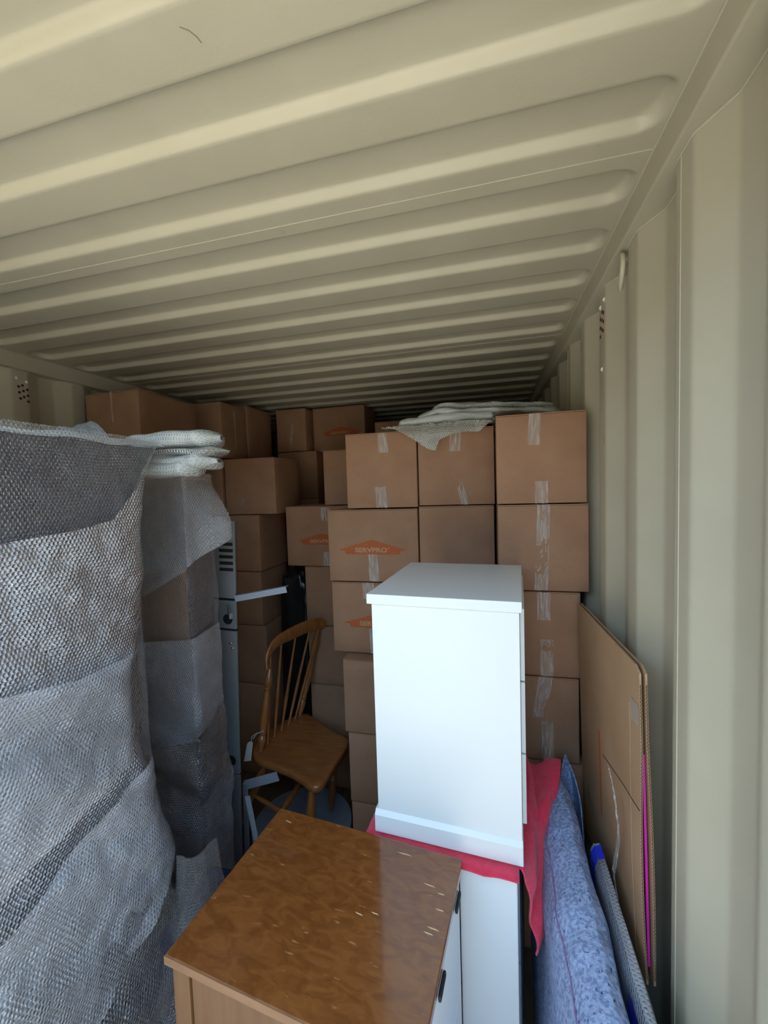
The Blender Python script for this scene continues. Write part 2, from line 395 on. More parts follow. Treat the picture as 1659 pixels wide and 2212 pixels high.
# outer skin so that daylight only enters at the doors
tag(MB().box(-2.06, 0.42, Y0, Y1 + 0.05, 2.435, 2.45).build('trim_3', PAINT), kind='structure')
tag(MB().box(0.395, 0.42, Y0, Y1, -0.15, 2.435).build('trim_4', PAINT), kind='structure')
tag(MB().box(-2.06, -2.036, Y0, Y1, -0.15, 2.435).build('trim_5', PAINT), kind='structure')
tag(MB().box(-2.06, 0.42, Y0 - 0.06, Y0 - 0.001, 2.34, 2.45).build('trim_6', PAINT, bevel=0.004), kind='structure')
tag(MB().box(-30, 30, -30, 30, -0.2, -0.16).build('ground_exterior', GROUND), kind='structure')

# unseen wall added across the yard to block the low sky
yw = empty('sky_blocking_wall', (0, -10.5, -0.16), kind='structure')
for k in range(60):
    MB().box(-30 + k + 0.01, -29.02 + k, 0, 0.25 + 0.03 * (k % 2), 0, 4.8).build('sky_blocking_sheet', SKYBLOCK, yw, bevel=0.01)

# unseen left door leaf, added ajar to keep daylight off the back
dl = empty('light_blocking_door', (-2.0, 0.22, 0), R(-38), kind='structure')
MB().box(0.02, 1.14, -0.02, 0.02, 0.0, 2.33).build('light_blocking_leaf', PAINT, dl, bevel=0.004)
for k in range(4):
    MB().box(0.08, 1.08, -0.042, -0.021, 0.15 + 0.55 * k, 0.45 + 0.55 * k).build('pressed_rib', PAINT, dl, bevel=0.01)
for x in (0.45, 0.95):
    MB().lathe((x, -0.065, 0.02), (x, -0.065, 2.31), [(0, 0.016), (1, 0.016)], 12).build('lock_rod', BEAD, dl, smooth=True)

# lashing ring under the right rail
def lashing(y, label):
    r = empty('lashing_ring', (0.345, y, 2.326), label=label, cat='lashing ring', group='lashing rings on the right top rail')
    MB().tube([(0.002, 0.034, -0.004), (-0.008, 0.020, -0.006), (-0.014, 0.000, -0.012), (-0.017, -0.016, -0.026), (-0.018, -0.020, -0.044), (-0.017, -0.010, -0.064), (-0.014, 0.010, -0.080), (-0.011, 0.026, -0.084), (-0.010, 0.034, -0.074), (-0.012, 0.022, -0.058), (-0.008, 0.034, -0.040), (0.002, 0.052, -0.034)], 0.0058, 10).build('ring_bar', BEAD, r, smooth=True)
    for (yy, zz) in ((0.034, -0.004), (0.052, -0.034)):
        MB().lathe((-0.006, yy - 0.006, zz - 0.001), (0.004, yy + 0.002, zz + 0.001), [(0, 0.006), (0.5, 0.0095), (1, 0.012)], 10).build('weld_foot', BEAD, r, smooth=True)
lashing(1.165, 'cream steel lashing ring under the right roof rail, nearer than the red-dotted breather')
lashing(3.55, 'small dim lashing ring on the right rail far back above the boxes')

# ================================================================== CARDBOARD BOXES
def text_mesh(txt, w, h, offset=0.02):
    cu = bpy.data.curves.new('lettering', 'FONT'); cu.body = txt; cu.size = 1.0; cu.offset = offset; cu.extrude = 0.0; cu.resolution_u = 4
    o = bpy.data.objects.new('lettering_curve', cu); COL.objects.link(o)
    dg = bpy.context.evaluated_depsgraph_get()
    me = bpy.data.meshes.new_from_object(o.evaluated_get(dg))
    bpy.data.objects.remove(o); bpy.data.curves.remove(cu)
    xs_ = [v.co.x for v in me.vertices]; ys_ = [v.co.y for v in me.vertices]
    x0, x1, y0, y1 = min(xs_), max(xs_), min(ys_), max(ys_)
    for v in me.vertices:
        v.co = ((v.co.x - x0) / (x1 - x0) * w - w / 2, 0, (v.co.y - y0) / (y1 - y0) * h)
    me.materials.clear(); me.materials.append(LOGOT)
    return me
T_ME = text_mesh('SERVPRO', 0.149, 0.0215, 0.032)
TM_ME = text_mesh('TM', 0.008, 0.004, 0.01)
K = 0.000347
half = [(0, 185), (60, 172), (435, 62), (433, 48), (424, 46), (385, 56), (372, 40), (358, 12), (346, 3), (330, 0)]
EMB = [(x * K, y * K) for x, y in half] + [(-x * K, y * K) for x, y in reversed(half[1:])]
def emblem(parent, x, y, z, s=1.0):
    m = MB().prism([(a * s, b * s) for a, b in EMB], lambda a, b, d: (x + a, y - 0.0004 + d, z + b), 0.0006)
    lg = m.build('printed_emblem', LOGO, parent)
    for me, dx, dz in ((T_ME, -0.006, 0.0085), (TM_ME, 0.0755, 0.026)):
        o = bpy.data.objects.new('lettering', me); COL.objects.link(o); o.parent = lg
        o.location = (x + dx * s, y - 0.0008, z + dz * s); o.scale = (s, 1, s)
def strip(parent, side, c, z0, z1, w, dims, seed, lean=0.0, ragged=0.5):
    """one length of clear tape on a face of a box"""
    W, D, H = dims
    nu, nv = 9, max(6, int((z1 - z0) / 0.008))
    def fn(u, v):
        a = c + (u - 0.5) * w * (1 + 0.05 * nz(seed, v * 3)) + lean * (v - 0.5)
        b = z0 + (z1 - z0) * v
        if v in (0.0, 1.0): b += ragged * 0.008 * nz(u * 5 + seed, v * 7 + 3)
        e = 0.0010 + 0.0012 * abs(nz(u * 5 + seed, v * (z1 - z0) * 45, 2.0)) 
        if side == 'front': q = (a, -D / 2 - e, b)
        elif side == 'right': q = (W / 2 + e, a, b)
        else: q = (a, -D / 2 + b, H + e)
        return (*q, (u - 0.5) * w + seed * 0.37, (z1 - z0) * v + seed)
    MB().grid(nu, nv, fn).build('tape', TAPE, parent, smooth=True)
def carton(x0, x1, yf, z0, z1, label, d=0.335, rz=0.0, tapes=(), logo=None, m=CARD, group='packed moving boxes in the container', cat='box', flap=True):
    W, H = x1 - x0, z1 - z0
    g = 0.0012
    r = empty('cardboard_box', ((x0 + x1) / 2, yf + d / 2, z0 + g), R(rz), label, cat, group)
    Hh = H - 2 * g
    sd = random.uniform(0, 90)
    # body with faintly bowed faces
    b = MB(); n = 7
    def face(o, uu, vv, nn, amp):
        def fn(u, v):
            k = amp * 16 * u * (1 - u) * v * (1 - v) + 0.0012 * nz(u * 2 + sd, v * 2, amp * 99)
            if u in (0, 1) or v in (0, 1): k = 0
            return tuple(o[i] + uu[i] * u + vv[i] * v + nn[i] * k for i in range(3))
        b.grid(n, n, fn)
    w2, d2, hb = W / 2 - 0.0015, d / 2, Hh - 0.0045
    face((-w2, -d2, 0), (2 * w2, 0, 0), (0, 0, hb), (0, -1, 0), 0.0012)
    face((w2, -d2, 0), (0, 2 * d2, 0), (0, 0, hb), (1, 0, 0), 0.001)
    face((w2, d2, 0), (-2 * w2, 0, 0), (0, 0, hb), (0, 1, 0), 0.001)
    face((-w2, d2, 0), (0, -2 * d2, 0), (0, 0, hb), (-1, 0, 0), 0.001)
    face((-w2, -d2, hb), (2 * w2, 0, 0), (0, 2 * d2, 0), (0, 0, 1), -0.0005)
    face((-w2, d2, 0), (2 * w2, 0, 0), (0, -2 * d2, 0), (0, 0, -1), -0.0005)
    bo = b.build('carton_body', m, r)
    me = bo.data; bm = bmesh.new(); bm.from_mesh(me); bmesh.ops.remove_doubles(bm, verts=bm.verts, dist=1e-5)
    bmesh.ops.recalc_face_normals(bm, faces=bm.faces)
    es = [e for e in bm.edges if len(e.link_faces) == 2 and e.calc_face_angle(0) > R(60)]
    bmesh.ops.bevel(bm, geom=es, offset=0.0025, segments=2, affect='EDGES', profile=0.5)
    for f in bm.faces: f.smooth = True
    bm.to_mesh(me); bm.free(); me.set_sharp_from_angle(angle=R(60))
    if flap:
        for s in (-1, 1):
            ya, yb = (-d2, -0.0012) if s < 0 else (0.0012, d2)
            MB().box(-w2, w2, ya, yb, hb + 0.0003, Hh).build('flap', m, r, bevel=0.001, seg=1)
    for i, t in enumerate(tapes):
        strip(r, t[0], t[1], t[2], t[3], t[4] if len(t) > 4 else 0.046, (W, d, Hh), sd + i * 3.1, t[5] if len(t) > 5 else 0.0)
    if logo: emblem(r, logo[0], -d2 - 0.0018, logo[1], logo[2] if len(logo) > 2 else 1.0)
    return r
GR = 'taped moving boxes stacked in the container'
# --- column against the right wall (front faces at y 1.54)
ORD = ('lowest', 'second from the floor', 'third from the floor', 'fourth from the floor', 'fifth from the floor', 'sixth from the floor')
RY = 1.54
carton(0.031, 0.332, RY, 1.686, 2.004, 'large taped box beside the right wall, topmost of its column', rz=-0.6, tapes=(('front', -0.020, 0.205, 0.315, 0.040, 0.006), ('front', 0.002, 0.0, 0.078, 0.044)))
carton(0.031, 0.336, RY, 1.373, 1.684, 'box beside the right wall with long tape strip, second from top of its column', tapes=(('front', 0.0, 0.002, 0.308, 0.044, 0.012),))
carton(0.020, 0.308, RY, 1.062, 1.371, 'box by the right wall behind the white cabinet top, third from top', tapes=(('front', 0.022, 0.205, 0.306, 0.044), ('front', 0.03, 0.0, 0.135, 0.044)))
carton(0.015, 0.302, RY, 0.747, 1.060, 'creased-tape box by the right wall, fourth from top, behind the leaning flat carton', tapes=(('front', 0.02, 0.16, 0.311, 0.048, 0.02), ('front', 0.035, 0.0, 0.15, 0.04)))
carton(0.015, 0.318, RY, 0.432, 0.745, 'box by the right wall behind the blue blanket tip, fifth from top', m=CARD)
carton(0.010, 0.320, RY, 0.0, 0.430, 'lowest cardboard box of the right wall column, behind the blue blanket', m=CARD)
# --- middle column
MY = 1.75
carton(-0.289, 0.028, MY, 1.678, 1.999, 'box with crumpled tape under the bubble wrap sheet, top of middle column', tapes=(('front', 0.0, 0.225, 0.318, 0.046, 0.004), ('front', 0.022, 0.0, 0.12, 0.03, -0.03)))
carton(-0.292, 0.024, MY, 1.342, 1.676, 'plain untaped box directly above the white cabinet top, middle column')
for k, (a, b) in enumerate(((1.008, 1.340), (0.672, 1.006), (0.336, 0.670), (0.0, 0.334))):
    carton(-0.290, 0.008, MY, a, b, 'box in the middle column hidden behind the white cabinet, ' + ORD[3 - k], group='boxes behind the white cabinet')
# --- column with the printed boxes
carton(-0.615, -0.293, MY, 1.672, 2.003, 'box with two short tape tabs, upper left of the bright front wall of boxes', tapes=(('front', 0.012, 0.24, 0.325, 0.042, -0.006), ('front', -0.002, 0.0, 0.092, 0.05, -0.008)))
carton(-0.714, -0.296, MY, 1.341, 1.668, 'orange-emblem SERVPRO box fully in view above the white cabinet', tapes=(('front', 0.002, 0.002, 0.178, 0.045, -0.008),), logo=(0.0, 0.124))
carton(-0.706, -0.294, MY, 1.012, 1.338, 'orange-emblem SERVPRO box half hidden behind the white cabinet', tapes=(('front', -0.03, 0.25, 0.324, 0.05), ('front', -0.01, 0.0, 0.115, 0.045)), logo=(0.005, 0.118))
LY = 1.68
carton(-0.640, -0.300, LY, 0.676, 1.008, 'plain box right of the chair back, sticking out under the lower emblem box', d=0.40)
carton(-0.626, -0.300, LY, 0.354, 0.674, 'plain box right of the chair seat, below the protruding box', d=0.40)
carton(-0.622, -0.300, LY, 0.0, 0.352, 'lowest plain box left of the white cabinet, behind the dresser', d=0.40)
# --- shaded column behind the chair
SY = 2.19
carton(-1.154, -0.728, SY, 1.322, 1.671, 'shaded printed box jutting out above the chair, left of the emblem boxes', d=0.40, tapes=(('front', 0.035, 0.26, 0.338, 0.05), ('front', 0.04, 0.0, 0.08, 0.05)), logo=(0.015, 0.125), m=CARD)
carton(-1.047, -0.700, SY, 0.972, 1.320, 'tall shaded box face under the jutting printed box, beside the chair crest')
carton(-1.043, -0.700, SY, 0.622, 0.970, 'shaded box behind the chair spindles with a tape strip at its right', tapes=(('front', 0.115, 0.16, 0.338, 0.03),))
carton(-1.041, -0.700, SY, 0.310, 0.620, 'dim box behind the chair seat, third below the jutting box')
carton(-1.039, -0.700, SY, 0.0, 0.308, 'lowest dim box behind the chair legs')
carton(-0.908, -0.575, SY + 0.005, 1.674, 1.984, 'dim box with shiny torn tape, left of the top left bright box', tapes=(('front', 0.08, 0.12, 0.232, 0.034, -0.03), ('front', 0.10, 0.02, 0.12, 0.02, -0.02), ('front', 0.13, 0.27, 0.305, 0.03)))
# --- dark left block
EY = 2.20
carton(-1.556, -1.216, EY, 1.628, 1.966, 'shaded square box left of centre, on top of a narrower stack', d=0.33, tapes=(('front', -0.05, 0.05, 0.09, 0.008),))
carton(-1.660, -1.334, EY, 1.281, 1.626, 'shaded box right of the grey steel cabinet, directly under the square box', d=0.33)
carton(-1.662, -1.340, EY, 0.948, 1.279, 'shaded box behind the white bracket arm, second under the square box', d=0.33)
carton(-1.640, -1.322, EY, 0.580, 0.946, 'shaded box left of the chair back, third under the square box', d=0.33)
carton(-1.660, -1.322, EY, 0.0, 0.578, 'dark tall box at the foot of the stack left of the chair', d=0.33)
carton(-1.905, -1.572, EY, 1.628, 1.972, 'narrowly seen box left of the shaded square box, behind the bubble wrap', d=0.33)
carton(-1.905, -1.668, EY, 1.282, 1.626, 'dark box behind the wrapped furniture under the narrowly seen box', d=0.33)
carton(-1.905, -1.668, EY, 0.0, 1.280, 'tall dark carton on the floor behind the wrapped furniture', d=0.33)
carton(-1.890, -1.559, EY, 1.976, 2.318, 'dark box near the roof right of the high left corner box', d=0.265, tapes=(('right', 0.0, 0.03, 0.30, 0.012),))
carton(-1.900, -1.552, 2.475, 1.992, 2.342, 'very dark box near the roof, behind the one right of the corner box', d=0.31, tapes=(('right', 0.0, 0.02, 0.14, 0.02),))
for k, (a, b) in enumerate(((1.66, 1.99), (1.33, 1.658), (1.0, 1.328), (0.67, 0.998), (0.34, 0.668), (0.0, 0.338))):
    carton(-1.900, -1.570, 2.545, a, b, 'unlit box in the column behind the shaded square box, ' + ORD[5 - k], d=0.24, group='unlit boxes far left')
carton(-1.512, -1.276, 2.79, 2.052, 2.362, 'dark box near the roof with a hanging tape end, left of the highest back box', d=0.33, tapes=(('front', 0.0, 0.02, 0.20, 0.02, 0.02),))
carton(-1.268, -0.862, 2.90, 2.042, 2.374, 'dim printed box against the roof at the back, left of the bubble wrap sheet', d=0.33, logo=(0.02, 0.12), m=CARD)
for (xa, xb, yy) in ((-1.512, -1.20, 2.79), (-1.19, -0.862, 2.92)):
    zt = 2.050 if yy < 2.85 else 2.040
    for k in range(6):
        carton(xa, xb, yy, zt / 6 * k, zt / 6 * (k + 1), ('unlit box under the hanging-tape box at the back, ' if yy < 2.85 else 'unlit box under the dim printed roof box, ') + ORD[k], d=0.33, group='unlit boxes in the back row')
carton(-1.030, -0.700, 2.60, 1.672, 2.000, 'dark box just visible between the torn-tape box and the back row', d=0.31)
for k in range(5):
    carton(-1.030, -0.700, 2.60, 1.670 / 5 * k, 1.670 / 5 * (k + 1), 'unlit box in the column behind the torn-tape box, ' + ORD[k], d=0.31, group='unlit boxes behind the torn-tape box')
carton(-0.690, -0.330, 2.54, 1.842, 2.180, 'dark box top showing left behind the bubble wrap sheet', d=0.33)
for k in range(5):
    carton(-0.690, -0.330, 2.54, 1.840 / 5 * k, 1.840 / 5 * (k + 1), 'unlit box in the column behind the bubble wrap sheet, ' + ORD[k], d=0.33, group='unlit boxes behind the front wall')
# --- far left top box on its own column
carton(-1.950, -1.624, 1.66, 1.945, 2.274, 'brown box high in the left corner under the roof rail', d=0.40, tapes=(('front', -0.0, 0.18, 0.33, 0.012),), m=CARD)
for k in range(6):
    carton(-1.945, -1.624, 1.665, 1.943 / 6 * k, 1.943 / 6 * (k + 1), 'box in the column under the high left corner box, ' + ORD[k], d=0.39, group='boxes under the corner box')

# ================================================================== WHITE CABINETS AND TOWEL
def white_cabinet(name, loc, rz, W, D, z0, z1, label, style):
    r = empty(name, (loc[0], loc[1], z0), R(rz), label, 'cabinet')
    H = z1 - z0; w2, d2 = W / 2, D / 2
    if style == 'upper':
        MB().box(-w2 + 0.012, w2 - 0.006, -d2 + 0.010, d2 - 0.004, 0.04, H - 0.0272).build('carcass', WHITE, r, bevel=0.0012)
        MB().box(-w2, w2, -d2 + 0.004, d2, H - 0.027, H).build('top_board', WHITE, r, bevel=0.0015)
        m = MB().prism([(-d2, 0.0), (-d2, 0.048), (-d2 + 0.010, 0.060), (d2 - 0.004, 0.060), (d2 - 0.004, 0.0)], lambda a, b, d: (-w2 + 0.004 + d, a, b), W - 0.008)
        m.build('plinth', WHITE, r, bevel=0.002)
        hh = (H - 0.0272 - 0.066) / 3
        for k in range(3):
            za = 0.063 + k * hh
            MB().box(w2 - 0.0055, w2 + 0.005, -d2 + 0.06, d2 - 0.012, za + 0.002, za + hh - 0.002).build('drawer_front', WHITE, r, bevel=0.001)
    else:
        xl = w2 - 0.142
        pts = [(xl, 0.0), (w2, 0.0), (w2, H - 0.014), (w2 - 0.004, H - 0.004), (w2 - 0.014, H), (xl, H)]
        MB().prism(pts, lambda a, b, d: (a, -d2 + d, b), 0.022).build('end_panel', WHITE, r, bevel=0.003)
        MB().box(-w2 + 0.002, w2 - 0.012, -d2 + 0.0225, d2, 0.0, H - 0.001).build('carcass', SIDEWOOD, r, bevel=0.001)
        hh = (H - 0.06) / 3
        for k in range(3):
            za = 0.05 + k * hh
            MB().box(w2 - 0.0115, w2 + 0.004, -d2 + 0.03, d2 - 0.01, za + 0.002, za + hh - 0.002).build('drawer_front', GREYD, r, bevel=0.001)
    return r
white_cabinet('white_cabinet', (-0.1075, 1.264), -4.2, 0.397, 0.480, 0.812, 1.475, 'white cabinet with blank end panel standing on the red towel', 'upper')
white_cabinet('white_cabinet', (-0.118, 1.250), -5.0, 0.385, 0.480, 0.0, 0.798, 'lower white cabinet under the red towel, behind the brown dresser', 'lower')

tw = empty('red_towel', (0, 1.25, 0.80), label='crumpled red towel spread between the two white cabinets, hanging at right', cat='towel')
def twl(u, v):
    x = -0.328 + 0.404 * u; y = -0.262 + 0.50 * v
    c, s_ = math.cos(R(-4.6)), math.sin(R(-4.6))
    px, py = x * 1.0, y
    X = -0.115 + (px + 0.126) * c - py * s_ - 0.010; Y = (px + 0.126) * s_ + py * c
    e = 0.0
    if v == 0: Y += 0.005 * nz(u * 9, 1.3)
    return (X, Y, 0.0045 + 0.0028 * nz(u * 7, v * 6, 4) + e)
MB().grid(36, 30, twl).build('towel_sheet', RED, tw, smooth=True, solid=0.004)
rows = [
    [(0.058, -0.232, 0.006), (0.072, -0.236, -0.015), (0.082, -0.225, -0.075), (0.086, -0.215, -0.150), (0.098, -0.205, -0.215), (0.102, -0.200, -0.262)],
    [(0.062, -0.190, 0.006), (0.088, -0.196, -0.004), (0.100, -0.190, -0.060), (0.098, -0.180, -0.120), (0.120, -0.170, -0.170), (0.126, -0.165, -0.215)],
    [(0.066, -0.130, 0.006), (0.100, -0.140, 0.014), (0.108, -0.120, -0.020), (0.128, -0.130, -0.050), (0.122, -0.110, -0.090), (0.136, -0.110, -0.125)],
    [(0.072, -0.060, 0.006), (0.094, -0.060, 0.034), (0.122, -0.060, 0.012), (0.132, -0.060, 0.022), (0.150, -0.050, 0.002), (0.158, -0.045, -0.020)],
    [(0.078, 0.020, 0.008), (0.104, 0.020, 0.042), (0.120, 0.010, 0.016), (0.150, 0.020, 0.038), (0.170, 0.020, 0.040), (0.184, 0.020, 0.030)],
    [(0.085, 0.090, 0.010), (0.104, 0.090, 0.054), (0.124, 0.080, 0.024), (0.150, 0.085, 0.044), (0.178, 0.085, 0.058), (0.202, 0.080, 0.060)],
    [(0.090, 0.150, 0.012), (0.100, 0.160, 0.066), (0.120, 0.140, 0.026), (0.150, 0.125, 0.044), (0.180, 0.125, 0.062), (0.210, 0.120, 0.066)]]
def ctrl(rows_, fu, fv):
    nr, nc = len(rows_), len(rows_[0])
    def cr(p0, p1, p2, p3, t):
        return 0.5 * ((2 * p1) + (p2 - p0) * t + (2 * p0 - 5 * p1 + 4 * p2 - p3) * t * t + (3 * p1 - p0 - 3 * p2 + p3) * t ** 3)
    def line(row, t):
        t *= nc - 1; i = min(int(t), nc - 2); t -= i
        g = lambda k: Vector(row[max(0, min(nc - 1, k))])
        return cr(g(i - 1), g(i), g(i + 1), g(i + 2), t)
    t = fv * (nr - 1); j = min(int(t), nr - 2); t -= j
    g = lambda k: line(rows_[max(0, min(nr - 1, k))], fu)
    return cr(g(j - 1), g(j), g(j + 1), g(j + 2), t)
def twd(u, v):
    p = ctrl(rows, u, v)
    k = 0.004 * nz(u * 6 + 3, v * 9) * min(1, u * 4)
    g = 0.006 * math.sin(u * 17 + 4 * v + 2 * nz(v * 3, 1.0)) * min(1, u * 3) * (1 - 0.5 * v)
    return (p.x + 0.5 * g, p.y + k - g, p.z + k + 0.4 * g)
MB().grid(30, 40, twd).build('hanging_corner', RED, tw, smooth=True, solid=0.005)

# ================================================================== BROWN DRESSER
DW, DD, DH = 0.532, 0.404, 0.83
dr = empty('wooden_dresser', (-0.364, 0.8115, 0), R(-6.2), 'scratched brown wooden dresser with glossy top in the foreground', 'dresser')
dw, dd = DW / 2, DD / 2
top = MB().box(-dw, dw, -dd, dd, DH - 0.021, DH).build('top_board', TOPWOOD, dr, bevel=0.0025)
MB().box(-dw - 0.0005, dw - 0.002, -dd - 0.0012, -dd + 0.0002, DH - 0.0195, DH - 0.0015).build('front_edge_band', EDGEWOOD, top)
MB().box(-dw + 0.012, dw - 0.014, -dd + 0.02, dd - 0.01, 0.05, DH - 0.0215).build('carcass', SIDEWOOD, dr, bevel=0.001)
for s in (-1, 1):
    xa = -dw + 0.008 if s < 0 else dw - 0.014 - 0.042
    MB().box(xa, xa + 0.042, -dd + 0.010, -dd + 0.03, 0.0, DH - 0.0215).build('stile', SIDEWOOD, dr, bevel=0.0015)
MB().box(-dw + 0.056, dw - 0.062, -dd + 0.012, -dd + 0.03, 0.06, DH - 0.0215).build('end_panel', SIDEWOOD, dr, bevel=0.0015)
MB().box(-dw + 0.0500, -dw + 0.0560, -dd + 0.0185, -dd + 0.0195, 0.06, DH - 0.022).build('groove', GROOVE, dr)
for sx in (-1, 1):
    for sy in (-1, 1):
        MB().lathe((sx * (dw - 0.05), sy * (dd - 0.05), 0.0), (sx * (dw - 0.05), sy * (dd - 0.05), 0.05), [(0, 0.014), (0.6, 0.02), (1, 0.022)], 12).build('foot', SIDEWOOD, dr, smooth=True)
hh = (DH - 0.0215 - 0.06) / 3
for k in range(3):
    za = 0.056 + k * hh
    f = MB().box(dw - 0.0135, dw - 0.0015, -dd + 0.012, dd - 0.045, za + 0.002, za + hh - 0.002).build('drawer_front', WHITE, dr, bevel=0.001)
    for yy in ((-0.045, 0.125) if k == 2 else ()):
        MB().box(dw - 0.001, dw + 0.0055, yy - 0.024, yy + 0.024, za + hh - 0.016, za + hh - 0.003).build('drawer_pull', BLACK, f, bevel=0.003)
for (x, y, l, a) in ((0.075, -0.002, 0.020, -8), (0.108, 0.010, 0.018, -4), (0.205, 0.110, 0.030, -6), (0.235, 0.098, 0.018, -4), (0.235, 0.02, 0.028, -4), (0.228, 0.008, 0.022, -4), (-0.215, 0.165, 0.022, -10), (0.125, 0.17, 0.04, 0), (0.24, 0.062, 0.02, -3)):
    T = Matrix.Translation((x, y, DH)) @ Matrix.Rotation(R(a), 4, 'Z')
    m = MB(); m.prism([(-l / 2, 0), (-l / 5, -0.0016), (l / 2, -0.0004), (l / 4, 0.0013)], lambda p, q, d: T @ Vector((p, q, -0.0002 + d)), 0.0005)
    m.build('scratch', SCRATCH, top)

# ================================================================== SPINDLE-BACK CHAIR
CB = Vector((-0.90, 1.78, 0.0))
ch = empty('spindle_chair', tuple(CB), label='honey-brown spindle-back wooden chair with turned posts, in the shade behind the dresser', cat='chair')
def L_(p): return tuple(Vector(p) - CB)
out_ = [(-1.085, 1.645), (-1.138, 1.72), (-1.150, 1.82), (-1.125, 1.95), (-1.085, 2.06), (-1.03, 2.095), (-0.95, 2.045), (-0.86, 1.975), (-0.76, 1.925), (-0.706, 1.890), (-0.690, 1.83), (-0.692, 1.72), (-0.694, 1.60), (-0.700, 1.535), (-0.735, 1.518), (-0.79, 1.548), (-0.87, 1.585), (-0.98, 1.615)]
def closed_cr(P, n=4):
    r_ = []
    N_ = len(P)
    for i in range(N_):
        p0, p1, p2, p3 = (Vector(P[(i + k) % N_]) for k in (-1, 0, 1, 2))
        for j in range(n):
            t = j / n
            r_.append(0.5 * ((2 * p1) + (p2 - p0) * t + (2 * p0 - 5 * p1 + 4 * p2 - p3) * t * t + (3 * p1 - p0 - 3 * p2 + p3) * t ** 3))
    return r_
ol = closed_cr(out_)
def seat_z(x, y): return 0.508 - (y - 1.80) * 0.06
cen = Vector((-0.92, 1.80))
m = MB(); nseg = len(ol)
rings = [(0.0, -0.004), (0.35, -0.010), (0.62, -0.009), (0.82, -0.003), (0.93, 0.001), (0.985, -0.001), (1.0, -0.008), (1.0, -0.026), (0.97, -0.034), (0.8, -0.036), (0.0, -0.036)]
for s_, dz in rings:
    for p in ol:
        q = cen + (p - cen) * s_
        m.v.append(L_((q.x, q.y, seat_z(q.x, q.y) + dz)))
for k in range(len(rings) - 1):
    for i in range(nseg):
        j = (i + 1) % nseg
        m.f.append((k * nseg + i, k * nseg + j, (k + 1) * nseg + j, (k + 1) * nseg + i))
so = m.build('seat', CHAIRW, ch, smooth=True)
POST = [(0, 0.0085), (0.04, 0.011), (0.12, 0.0155), (0.16, 0.0155), (0.19, 0.0105), (0.205, 0.0145), (0.22, 0.0105), (0.235, 0.0145), (0.25, 0.011), (0.30, 0.0145), (0.42, 0.0175), (0.55, 0.0150), (0.70, 0.0115), (0.735, 0.0105), (0.75, 0.0145), (0.77, 0.0105), (0.80, 0.0155), (0.86, 0.0165), (0.93, 0.012), (1.0, 0.009)]
b1, t1 = Vector((-1.085, 1.70, 0.512)), Vector((-1.070, 1.795, 0.880))
b2, t2 = Vector((-1.058, 2.065, 0.488)), Vector((-0.958, 2.140, 0.955))
MB().lathe(L_(b1), L_(t1), [(t, r * 1.22) for t, r in POST], 16).build('back_post', CHAIRW, ch, smooth=True)
MB().lathe(L_(b2), L_(t2), [(t, r * 1.22) for t, r in POST], 16).build('back_post', CHAIRW, ch, smooth=True)
# crest rail: bowed board joining the post tops
cp = [Vector((-1.078, 1.782, 0.872)), Vector((-1.085, 1.800, 0.930)), Vector((-1.070, 1.860, 0.985)), Vector((-1.035, 1.950, 1.000)), Vector((-0.990, 2.050, 1.008)), Vector((-0.948, 2.130, 1.005)), Vector((-0.925, 2.172, 0.985))]
cw = [0.018, 0.034, 0.056, 0.070, 0.072, 0.064, 0.040]
cps, cws = [], []
for i in range(len(cp) - 1):
    for j in range(5):
        t = j / 5
        g = lambda k: cp[max(0, min(len(cp) - 1, k))]
        p0, p1, p2, p3 = g(i - 1), g(i), g(i + 1), g(i + 2)
        cps.append(0.5 * ((2 * p1) + (p2 - p0) * t + (2 * p0 - 5 * p1 + 4 * p2 - p3) * t * t + (3 * p1 - p0 - 3 * p2 + p3) * t ** 3)); cws.append(cw[i] * (1 - t) + cw[i + 1] * t)
cps.append(cp[-1]); cws.append(cw[-1])
m = MB(); sec = [(-1, -0.5), (-1, 0.5), (-0.4, 1.0), (0.4, 1.0), (1, 0.5), (1, -0.5), (0.4, -1.0), (-0.4, -1.0)]
for k, p in enumerate(cps):
    d = (cps[min(k + 1, len(cps) - 1)] - cps[max(k - 1, 0)]).normalized()
    a = d.cross(Vector((0, 0, 1))).normalized(); b = a.cross(d).normalized()
    for sx, sy in sec: m.v.append(L_(p + a * (0.0105 * sx) + b * (cws[k] / 2 * sy)))
ns = len(sec)
for k in range(len(cps) - 1):
    for i in range(ns): m.f.append((k * ns + i, k * ns + (i + 1) % ns, (k + 1) * ns + (i + 1) % ns, (k + 1) * ns + i))
m.f.append(tuple(reversed(range(ns)))); m.f.append(tuple((len(cps) - 1) * ns + i for i in range(ns)))
m.build('crest_rail', CHAIRW, ch, smooth=True, subsurf=1)
SPN = [(0, 0.0055), (0.15, 0.0075), (0.35, 0.0090), (0.55, 0.0075), (0.8, 0.006), (1, 0.005)]
for t in (0.18, 0.36, 0.54, 0.72, 0.88):
    pb = b1.lerp(b2, t) + Vector((-0.010 * math.sin(math.pi * t), 0, 0)); i = t * (len(cps) - 1) * 0.86 + 3
    pt = cps[int(i)].lerp(cps[min(int(i) + 1, len(cps) - 1)], i - int(i)) + Vector((0, 0, -0.012))
    MB().lathe(L_(pb), L_(pt), SPN, 10).build('spindle', CHAIRW, ch, smooth=True)
LEG = [(0, 0.012), (0.05, 0.013), (0.12, 0.017), (0.25, 0.0205), (0.36, 0.0170), (0.40, 0.0130), (0.42, 0.0185), (0.45, 0.0130), (0.47, 0.0185), (0.50, 0.014), (0.62, 0.0200), (0.75, 0.0190), (0.90, 0.0130), (1.0, 0.011)]
